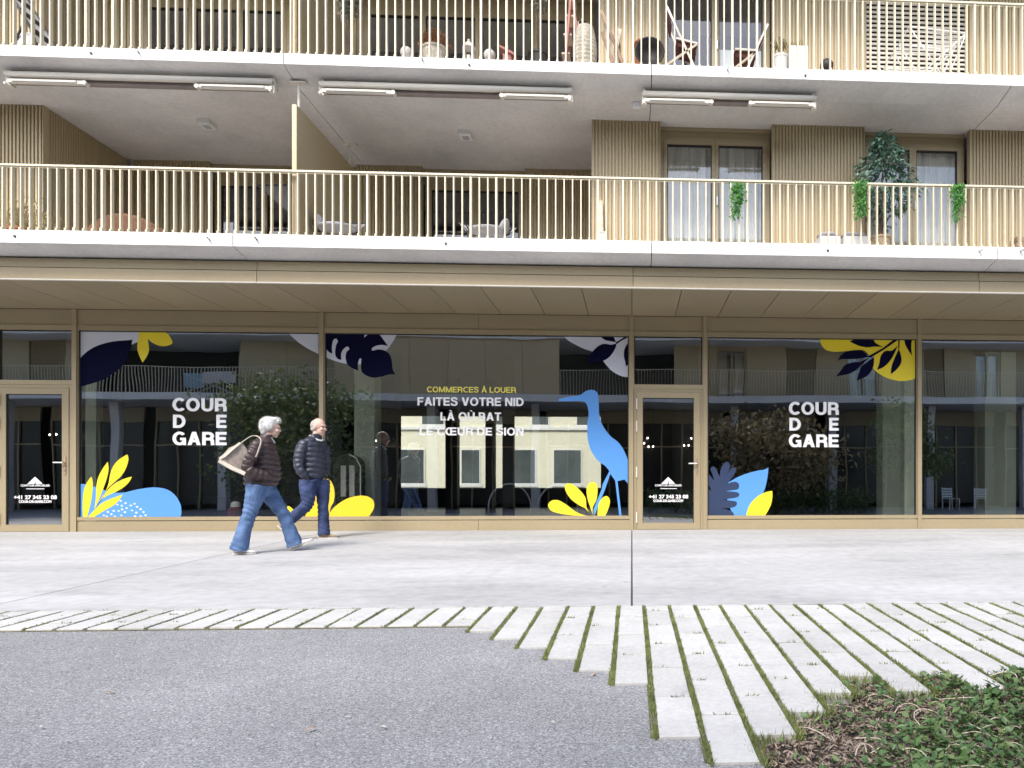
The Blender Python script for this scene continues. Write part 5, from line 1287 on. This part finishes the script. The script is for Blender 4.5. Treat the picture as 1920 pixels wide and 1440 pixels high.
# spider plant in white pot
X = wx(1495, Y); t = thing('white_planter', 'square white planter beside the pale spider plant', 'planter', (X, Y, FU)); zt = wz(95, 1495, Y)
m_ = MB(); m_.box(X-.13, X+.13, Y-.13, Y+.13, FU, zt); part('pot', m_, M['white'], t)
n = 120; P = np.stack([X-.02+rng.normal(0, .04, n), Y+rng.normal(0, .04, n), np.full(n, zt-.01)], 1); part('foliage', leaf_mesh('foliage', M['lf_straw'], P, rvec(n)*.6+np.array([0, 0, 1]), rvec(n), rng.uniform(.08, .16, n), .016, .2), None, t)
X = wx(1464, Y); t = thing('spider_plant', 'pale arching spider plant left of the white planter', 'plant', (X, Y, FU)); pot((X, Y, FU), .08, .10, .45, 'white', t)
m_ = MB()
for k in range(60):
    a = random.uniform(0, 6.28); L_ = random.uniform(.18, .3); z0 = FU+.43
    q = [Vector((X, Y, z0)), Vector((X+.35*L_*math.cos(a), Y+.3*L_*math.sin(a), z0+L_*.9)), Vector((X+.8*L_*math.cos(a), Y+.7*L_*math.sin(a), z0+L_*random.uniform(.2, .8)))]
    sd = Vector((-math.sin(a), math.cos(a), 0))*.007
    m_.face([q[0]-sd, q[0]+sd, q[1]+sd, q[1]-sd]); m_.face([q[1]-sd, q[1]+sd, q[2]])
part('foliage', m_, M['lf_straw'], t)
# drying rack
t = thing('drying_rack', 'white folding drying rack before the louvre shutter', 'drying rack', (wx(1740, 10.95), 10.95, FU)); Yd = 10.9
A, B, C2, D2 = at(1705, 50, Yd), at(1812, 62, Yd), at(1676, 97, Yd), at(1780, 103, Yd)
m_ = MB()
for p, q in ((A, B), (C2, D2)): m_.tube([p, q], .011, 6); m_.tube([p+Vector((0, .45, 0)), q+Vector((0, .45, 0))], .011, 6)
for p in (A, B, C2, D2): m_.tube([p, p+Vector((0, .45, 0))], .009, 6)
part('top_frame', m_, M['white'], t)
m_ = MB()
for k in range(1, 6): p, q = A.lerp(C2, k/6), B.lerp(D2, k/6); m_.tube([p, q], .005, 5); m_.tube([p+Vector((0, .22, 0)), q+Vector((0, .22, 0))], .005, 5)
part('wires', m_, M['white'], t)
for dy in (0, .45):
    for p, q in ((A, (1790, 150)), (B, (1690, 150)), (C2, (1715, 150)), (B, (1765, 150))):
        e = at(*q, Yd); e.z = FU; m_ = MB(); m_.tube([p+Vector((0, dy, 0)), e+Vector((0, dy, 0))], .010, 6); part('leg', m_, M['white'], t)
# small dark pot at the far right end of the lower balcony
X = wx(1914, 10.9); t = thing('wooden_planter', 'brown wooden planter at the right end of the lower balcony', 'planter', (X, 10.9, FL)); m_ = MB()
for k in range(4): m_.box(X-.12, X+.25, 10.80-.005*(k % 2), 11.0, FL+.005+k*.075, FL+.075+k*.075)
part('box', m_, M['wood'], t)
# ================================================================== PEOPLE
M['skin'] = pmat('skin', (.55, .37, .30), .55, 0, .08, 12)
M['hair_w'] = pmat('white hair', (.60, .60, .59), .6, 0, .25, 30, .2, 120, .6, 160, (1, 1, .3))
M['hair_g'] = pmat('short grey hair', (.40, .36, .33), .7, 0, .2, 40, .15, 160, .4, 200)
M['jk_w'] = pmat('aubergine quilted nylon', (.045, .027, .028), .46, 0, .15, 8, .1, 60, .25, 35)
M['jk_m'] = pmat('navy quilted nylon', (.028, .033, .052), .46, 0, .15, 8, .1, 60, .25, 35)
M['jean_w'] = pmat('mid blue denim', (.035, .075, .18), .85, 0, .35, 7, .22, 70, .5, 28, col2=(.12, .205, .38))
M['jean_m'] = pmat('dark indigo denim', (.014, .024, .075), .85, 0, .35, 6, .15, 90, .5, 28, col2=(.05, .08, .19))
M['shoe_w'] = pmat('white leather', (.78, .78, .76), .5, 0, .04, 10)
M['shoe_b'] = pmat('tan suede', (.30, .22, .15), .85, 0, .15, 14)
M['sole'] = pmat('pale sole', (.55, .52, .47), .7, 0, .1, 10)
M['canvas'] = pmat('taupe mesh canvas', (.30, .25, .215), .85, 0, .2, 30, .15, 120, .3, 150)
M['trim'] = pmat('cream bag trim', (.66, .60, .50), .7, 0, .08, 20)
M['eye'] = pmat('eye', (.03, .025, .02), .2); M['lip'] = pmat('lip', (.45, .19, .16), .5)

def densify(pts, k):
    """Catmull-Rom through rows (x,y,z,ra,rb)"""
    P = [np.array(p, float) for p in pts]; out = []
    for i in range(len(P)-1):
        p0, p1, p2, p3 = P[max(i-1, 0)], P[i], P[i+1], P[min(i+2, len(P)-1)]
        for s in range(k):
            t = s/k; out.append(.5*((2*p1)+(-p0+p2)*t+(2*p0-5*p1+4*p2-p3)*t*t+(-p0+3*p1-3*p2+p3)*t**3))
    out.append(P[-1]); return out
def limb(mb, O, pts, k=6, n=18, puff=0, pitch=.06, turn=0.0):
    """tapered limb: rows (x,y,z,ra,rb); horizontal rings for upright torsos, perpendicular rings otherwise"""
    D = densify(pts, k); s = 0; path = []; rad = []
    for i, d in enumerate(D):
        if i: s += np.linalg.norm(d[:3]-D[i-1][:3])
        f = 1 + puff*(abs(math.sin(math.pi*s/pitch)) - .6) if puff else 1
        path.append(O+Vector(d[:3])); rad.append((max(d[3], .004)*f, max(d[4], .004)*f))
    mb.tube(path, rad, n)
def torso(mb, O, rows, k=8, n=26, puff=0, pitch=.06, ang=0.0):
    D = densify(rows, k); rg = []; z0 = D[0][2]; ca, sa = math.cos(ang), math.sin(ang)
    for d in D:
        f = 1 + puff*(abs(math.sin(math.pi*(d[2]-z0)/pitch)) - .6) if puff else 1
        ring = []
        for j in range(n):
            a = 2*math.pi*j/n; u, v = math.cos(a)*max(d[3], .01)*f, math.sin(a)*max(d[4], .01)*f
            ring.append(O+Vector((d[0]+ca*u-sa*v, d[1]+sa*u+ca*v, d[2])))
        rg.append(ring)
    mb.rings(rg)

def head(mb, H, f, tilt=0.0, k=1.0):
    """skull, jaw, nose, brow, ears; f = facing angle about Z"""
    R = Matrix.Rotation(f, 3, 'Z') @ Matrix.Rotation(tilt, 3, 'Y'); T = lambda x, y, z: H + R @ Vector((x*k, y*k, z*k))
    E = lambda c, r: mb.ell(T(*c), tuple(q*k for q in r), 18, 12, rot=R)
    E((-.012, 0, .022), (.100, .078, .098)); E((.030, 0, -.055), (.062, .056, .066)); E((.058, 0, -.100), (.028, .030, .022))
    E((.078, 0, .022), (.024, .050, .014)); E((.098, 0, -.026), (.022, .013, .018)); E((.090, 0, .0), (.014, .009, .026))
    E((.080, .034, -.030), (.022, .024, .022)); E((.080, -.034, -.030), (.022, .024, .022)); E((.086, 0, -.066), (.014, .022, .011))
    for s in (-1, 1): E((-.008, s*.080, -.012), (.020, .010, .034))
    return R, T
def face_bits(t, H, f, tilt, k):
    R = Matrix.Rotation(f, 3, 'Z') @ Matrix.Rotation(tilt, 3, 'Y'); T = lambda x, y, z: H + R @ Vector((x*k, y*k, z*k))
    for s in (-1, 1):
        m_ = MB(); m_.ell(T(.089, s*.031, .0), (.007, .011, .006), 10, 6, rot=R); part('eye', m_, M['eye'], t, True)
    m_ = MB(); m_.ell(T(.098, 0, -.066), (.006, .021, .007), 10, 6, rot=R); part('mouth', m_, M['lip'], t, True)

def shoe(t, heel, toe, w, mat, hgt=.085):
    heel, toe = Vector(heel), Vector(toe); d = toe-heel; L_ = d.length; d.normalize(); s = d.cross(Vector((0, 0, 1))).normalized(); u = s.cross(d).normalized()
    def ring(f, ww, h0, h1):
        c = heel+d*L_*f; pts = []
        for j in range(12):
            a = 2*math.pi*j/12; pts.append(c + s*math.cos(a)*ww + u*((h0+h1)/2 + math.sin(a)*(h1-h0)/2))
        return pts
    m_ = MB(); m_.rings([ring(f, ww*w, .012, h) for f, ww, h in ((-.02, .45, .05), (.03, .72, hgt), (.2, .8, hgt+.01), (.42, .85, hgt*.9), (.6, .98, hgt*.68), (.8, 1.0, .048), (.93, .78, .04), (1.0, .4, .03))]); part('shoe', m_, M[mat], t, True)
    m_ = MB(); m_.rings([[heel+d*L_*f+s*w*ww*q+u*h for q, h in ((-1.03, 0), (1.03, 0), (1.03, .018), (-1.03, .018))] for f, ww in ((-.03, .6), (.04, .8), (.3, .82), (.6, 1.0), (.82, 1.0), (.95, .75), (1.01, .4))]); part('sole', m_, M['sole'], t)

def hand(mb, W, d, side, curl=.9):
    """palm and five bent fingers; W wrist, d pointing direction, side = thumb side"""
    d = Vector(d).normalized(); s = Vector(side).normalized(); n = d.cross(s).normalized()
    mb.tube([W, W+d*.05, W+d*.09], [(.024, .024), (.04, .02), (.038, .016)], 12)
    for i, L_ in enumerate((.070, .078, .073, .058)):
        b = W+d*.085+s*(.027-.018*i); p1 = b+d*L_*.45+n*.004; p2 = p1+(d*math.cos(curl)+n*math.sin(curl))*L_*.3; p3 = p2+(d*math.cos(curl*1.6)+n*math.sin(curl*1.6))*L_*.25
        mb.tube([b-d*.01, p1, p2, p3], [.009, .0085, .008, .006], 8)
    b = W+d*.03+s*.03; mb.tube([b-s*.01, b+s*.02+d*.025, b+s*.025+d*.06], [.012, .010, .008], 8)

def person(O, label, rows, arms, legs, H, f, tilt, k, jk, jn, ang, puffp, hem, knee_r):
    t = thing('person', label, 'person', tuple(O))
    r0h = rows[0]
    b = MB()       # the body, one continuous surface
    torso(b, O, [(x, y, z, ra*.72, rb*.76) for x, y, z, ra, rb in rows[:-1]], ang=ang)
    nk = rows[-2]; limb(b, O, [(nk[0]-.01, nk[1], nk[2]-.05, .06, .06), (H.x-O.x-.02*math.cos(f), H.y-O.y-.02*math.sin(f), H.z-O.z-.06, .052, .052)])
    for A in arms: limb(b, O, [(x, y, z, r*.55, r*.55) for x, y, z, r in A])
    for Lg in legs: limb(b, O, [(x, y, z, r*.72, r*.72) for x, y, z, r in Lg])
    for A in arms:
        w = O+Vector(A[-1][:3]); d = (Vector(A[-1][:3])-Vector(A[-2][:3])); hand(b, w, Vector((-A[-1][0]*.3+r0h[0]*.3, (r0h[1]-A[-1][1])*1.0, -.06)), (0, 0, 1))
    head(b, H, f, tilt, k)
    part('body', remesh(b, .0075, M['skin'], 3, 'body'), None, t)
    face_bits(t, H, f, tilt, k)
    j = MB(); torso(j, O, rows, puff=.12, pitch=puffp, ang=ang)
    for A in arms:
        limb(j, O, [(x, y, z, r, r*.92) for x, y, z, r in A], 8, 18, .17, puffp*.92)
    part('jacket', wrinkle(remesh(j, .0055, M[jk], 1, 'jacket'), lambda c: .003*np.sin(c[:, 0]*55+3*np.sin(c[:, 2]*21))*np.sin(c[:, 1]*47+2*np.sin(c[:, 2]*33))), None, t)
    q = MB(); r0 = rows[0]
    torso(q, O, [(r0[0], r0[1], r0[2]-.13, r0[3]*.62, r0[4]*.75), (r0[0], r0[1], r0[2]-.05, r0[3]*.82, r0[4]*.84), (r0[0], r0[1], r0[2]+.04, r0[3]*.86, r0[4]*.84), (r0[0], r0[1], r0[2]+.1, r0[3]*.8, r0[4]*.8)], ang=ang)
    for Lg in legs: limb(q, O, [(x, y, z, r, r) for x, y, z, r in Lg], 8, 18)
    part('jeans', wrinkle(remesh(q, .008, M[jn], 2, 'jeans'), lambda c: .0055*np.sin((c[:, 2]*62)+5*np.sin(c[:, 0]*13+c[:, 2]*9)+2*np.sin(c[:, 1]*17))*(.35+.65*np.cos((c[:, 2]-O.z-.45)*7)**2)), None, t)
    return t

# --- woman with the tote bag
Yp = 9.45; Xw = wx(400+420/4.8, Yp); O = Vector((Xw, Yp, gz(Yp)+.012))
rows = [(.005, 0, .825, .175, .185), (.025, 0, .93, .200, .200), (.03, 0, 1.05, .195, .195), (.025, 0, 1.18, .180, .195), (.02, 0, 1.29, .155, .195), (.03, 0, 1.37, .115, .165), (.06, 0, 1.42, .075, .085), (.075, 0, 1.455, .070, .075)]
arms = [[(-.02, -.165, 1.335, .080), (-.08, -.215, 1.22, .085), (-.145, -.225, 1.06, .080), (-.075, -.225, .985, .074), (.05, -.19, .945, .066), (.09, -.14, .93, .05)],
        [(.02, .165, 1.335, .080), (.0, .215, 1.22, .083), (-.03, .225, 1.06, .075), (.04, .20, .99, .068), (.11, .15, .95, .06), (.12, .11, .94, .045)]]
legs = [[(-.03, -.085, .84, .125), (-.055, -.085, .70, .108), (-.115, -.085, .47, .080), (-.165, -.085, .30, .082), (-.215, -.085, .10, .098), (-.225, -.085, .045, .104)],
        [(.04, .085, .84, .120), (.13, .085, .68, .102), (.255, .085, .47, .078), (.315, .085, .30, .080), (.375, .085, .12, .094), (.39, .085, .075, .098)]]
Hd = O+Vector((.125, 0, 1.545))
pw = person(O, 'white haired woman in dark quilted jacket and flared jeans walking with a tote bag', rows, arms, legs, Hd, math.radians(-12), .12, .97, 'jk_w', 'jean_w', 0, .064, 0, 0)
shoe(pw, O+Vector((-.285, -.085, 0)), O+Vector((-.035, -.095, 0)), .049, 'shoe_w', .10)
shoe(pw, O+Vector((.365, .085, .008)), O+Vector((.60, .085, .125)), .049, 'shoe_w', .10)
hb = MB(); R_ = Matrix.Rotation(math.radians(-12), 3, 'Z')
for c, r in (((-.030, 0, .055), (.105, .088, .085)), ((-.065, 0, .01), (.075, .088, .095)), ((.045, 0, .098), (.060, .070, .035)), ((-.075, 0, -.05), (.045, .070, .055)), ((-.02, .073, .02), (.055, .022, .06)), ((-.02, -.073, .02), (.055, .022, .06)), ((.075, .02, .085), (.03, .045, .026)), ((.08, -.03, .078), (.026, .035, .028))):
    hb.ell(Hd+R_ @ Vector(c), r, 16, 10, rot=R_)
hm = remesh(hb, .006, M['hair_w'], 3, 'hair'); part('hair', hm, None, pw)
hv = np.empty(len(hm.vertices)*3); hm.vertices.foreach_get('co', hv); hv = hv.reshape(-1, 3); hn = np.empty(len(hm.vertices)*3); hm.vertices.foreach_get('normal', hn); hn = hn.reshape(-1, 3)
k = rng.integers(0, len(hv), 1500); hc = np.array(list(Hd)); d = np.cross(hn[k], np.array([.15, 1., .1])) * np.sign(rng.normal(.6, 1, (1500, 1))) + hn[k]*.35 + rvec(1500)*.3
part('hair_strands', leaf_mesh('hair_strands', M['hair_w'], hv[k]-hn[k]*.002, d, hn[k], rng.uniform(.02, .045, 1500), .003, .1), None, pw)
m_ = MB(); m_.tube([O+Vector((.10, -.05, 1.44)), O+Vector((.155, -.03, 1.36)), O+Vector((.16, .03, 1.36)), O+Vector((.11, .06, 1.44))], .012, 8); part('collar_zip', m_, M['cushion'], pw)
# tote bag on her right shoulder
tb = thing('tote_bag', 'taupe tote bag with cream base and straps on the woman\'s shoulder', 'bag', tuple(O+Vector((-.02, -.2, 1.36))))
z = lambda x, y: ((x-420)/752, (1340-y)/752)
outer = [z(62, 512), z(150, 388), z(260, 330), z(330, 420), z(330, 560), z(285, 645)]
m_ = MB(); n = len(outer)
for (y0, y1, sc) in ((0, 0, 0),): pass
cx_ = sum(p[0] for p in outer)/n; cz_ = sum(p[1] for p in outer)/n
rg = [[O+Vector((cx_+(x-cx_)*s, yy, cz_+(zz-cz_)*s)) for x, zz in outer] for yy, s in ((-.285, .80), (-.275, .94), (-.22, 1.0), (-.17, .98), (-.15, .88))]
m_.rings(rg); part('bag_body', m_, M['canvas'], tb, True)
m_ = MB(); p, q = z(66, 520), z(288, 648); d_ = Vector((q[0]-p[0], 0, q[1]-p[1])).normalized(); nn = Vector((-d_.z, 0, d_.x))
m_.rings([[O+Vector((a[0], yy, a[1]))+nn*h for yy, h in ((-.288, -.012), (-.288, .032), (-.225, .04), (-.15, .03), (-.15, -.012), (-.22, -.02))] for a in (p, ((p[0]+q[0])/2, (p[1]+q[1])/2-.012), q)]); part('bag_base', m_, M['trim'], tb)
m_ = MB(); m_.bar(O+Vector((*z(75, 500), 0)).xzy+Vector((0, -.292, 0)), O+Vector((*z(250, 340), 0)).xzy+Vector((0, -.292, 0)), .035, .008, up=(0, 1, 0)); part('bag_trim', m_, M['trim'], tb)
for dy, pts_ in ((0, [(110, 490), (230, 365), (330, 275), (385, 262), (425, 290), (428, 340), (400, 430), (385, 475)]),):
    q = []; ys_ = [-.295, -.30, -.22, -.19, -.255, -.30, -.315, -.30]
    for (x, y), yy in zip(pts_, ys_): a = z(x, y); q.append(O+Vector((a[0], yy, a[1])))
    D = densify([tuple(v) for v in q], 5); m_ = MB(); m_.tube([Vector(v) for v in D], [(.016, .006)]*len(D), 8); part('strap', m_, M['trim'], tb, True)

# --- man
Yp = 11.15; Xm = wx(400+930/4.8, Yp); O = Vector((Xm, Yp, gz(Yp)+.012)); fa = math.radians(-48)
ca, sa = math.cos(fa), math.sin(fa)
rows = [(-.045, 0, .885, .130, .175), (-.04, 0, 1.0, .142, .180), (-.045, 0, 1.14, .145, .185), (-.05, 0, 1.27, .140, .195), (-.05, 0, 1.37, .125, .195), (-.045, 0, 1.44, .100, .155), (-.02, 0, 1.49, .078, .095), (-.005, 0, 1.53, .072, .078)]
sh = lambda s, r=.165: (-.05 - sa*s*r, ca*s*r)
r1, l1 = sh(-1), sh(1)
arms = [[(r1[0]+.02, r1[1]+.02, 1.405, .072), (r1[0]-.03, r1[1]-.03, 1.30, .080), (-.232, r1[1]-.05, 1.11, .072), (-.21, r1[1]-.07, 1.00, .066), (-.155, r1[1]-.055, .925, .055), (-.135, r1[1]-.03, .895, .042)],
        [(l1[0]-.02, l1[1]-.02, 1.405, .072), (l1[0]+.03, l1[1]+.02, 1.30, .076), (.118, l1[1]+.02, 1.12, .070), (.115, l1[1]-.03, 1.0, .064), (.095, l1[1]-.07, .93, .055), (.085, l1[1]-.08, .90, .042)]]
legs = [[(.06, .05, .86, .118), (.075, .05, .72, .104), (.085, .05, .50, .078), (.09, .05, .30, .076), (.095, .05, .12, .082), (.10, .05, .06, .086)],
        [(-.11, -.06, .86, .122), (-.115, -.06, .72, .112), (-.12, -.06, .52, .086), (-.22, -.06, .40, .080), (-.36, -.06, .27, .074), (-.42, -.06, .21, .076)]]
Hd = O+Vector((.03, -.02, 1.635))
pm = person(O, 'bald man in dark navy quilted jacket and dark jeans, hands in pockets', rows, arms, legs, Hd, math.radians(-38), .10, 1.03, 'jk_m', 'jean_m', fa, .075, 0, 0)
shoe(pm, O+Vector((.03, .05, 0)), O+Vector((.30, .03, .0)), .047, 'shoe_b')
shoe(pm, O+Vector((-.50, -.06, .20)), O+Vector((-.335, -.06, .02)), .047, 'shoe_b')
hb = MB(); R_ = Matrix.Rotation(math.radians(-38), 3, 'Z')
for c, r in (((-.045, 0, .022), (.076, .080, .082)), ((-.055, 0, -.03), (.062, .074, .05))):
    hb.ell(Hd+R_ @ Vector(c)*1.03, tuple(q*1.03 for q in r), 16, 10, rot=R_)
part('hair', remesh(hb, .006, M['hair_g'], 2, 'hair'), None, pm)
m_ = MB(); q = []
for i in range(9):
    a = fa + math.pi*(-.75 + 1.5*i/8); q.append(O+Vector((-.005+.088*math.cos(a), .088*math.sin(a), 1.50-.07*max(0, math.cos(a-fa)))))
m_.tube(q, .013, 8); part('collar', m_, M['ceil'], pm, True)

# both walk slightly towards the shop front, square to the line of sight
for root, bag, ang in ((pw, tb, math.radians(26)), (pm, None, math.radians(22))):
    L0 = root.location.copy(); root.rotation_euler.z = ang
    if bag is not None:
        bag.location = L0 + Matrix.Rotation(ang, 3, 'Z') @ (bag.location - L0); bag.rotation_euler.z = ang; bag.scale = (.9, .95, .9)
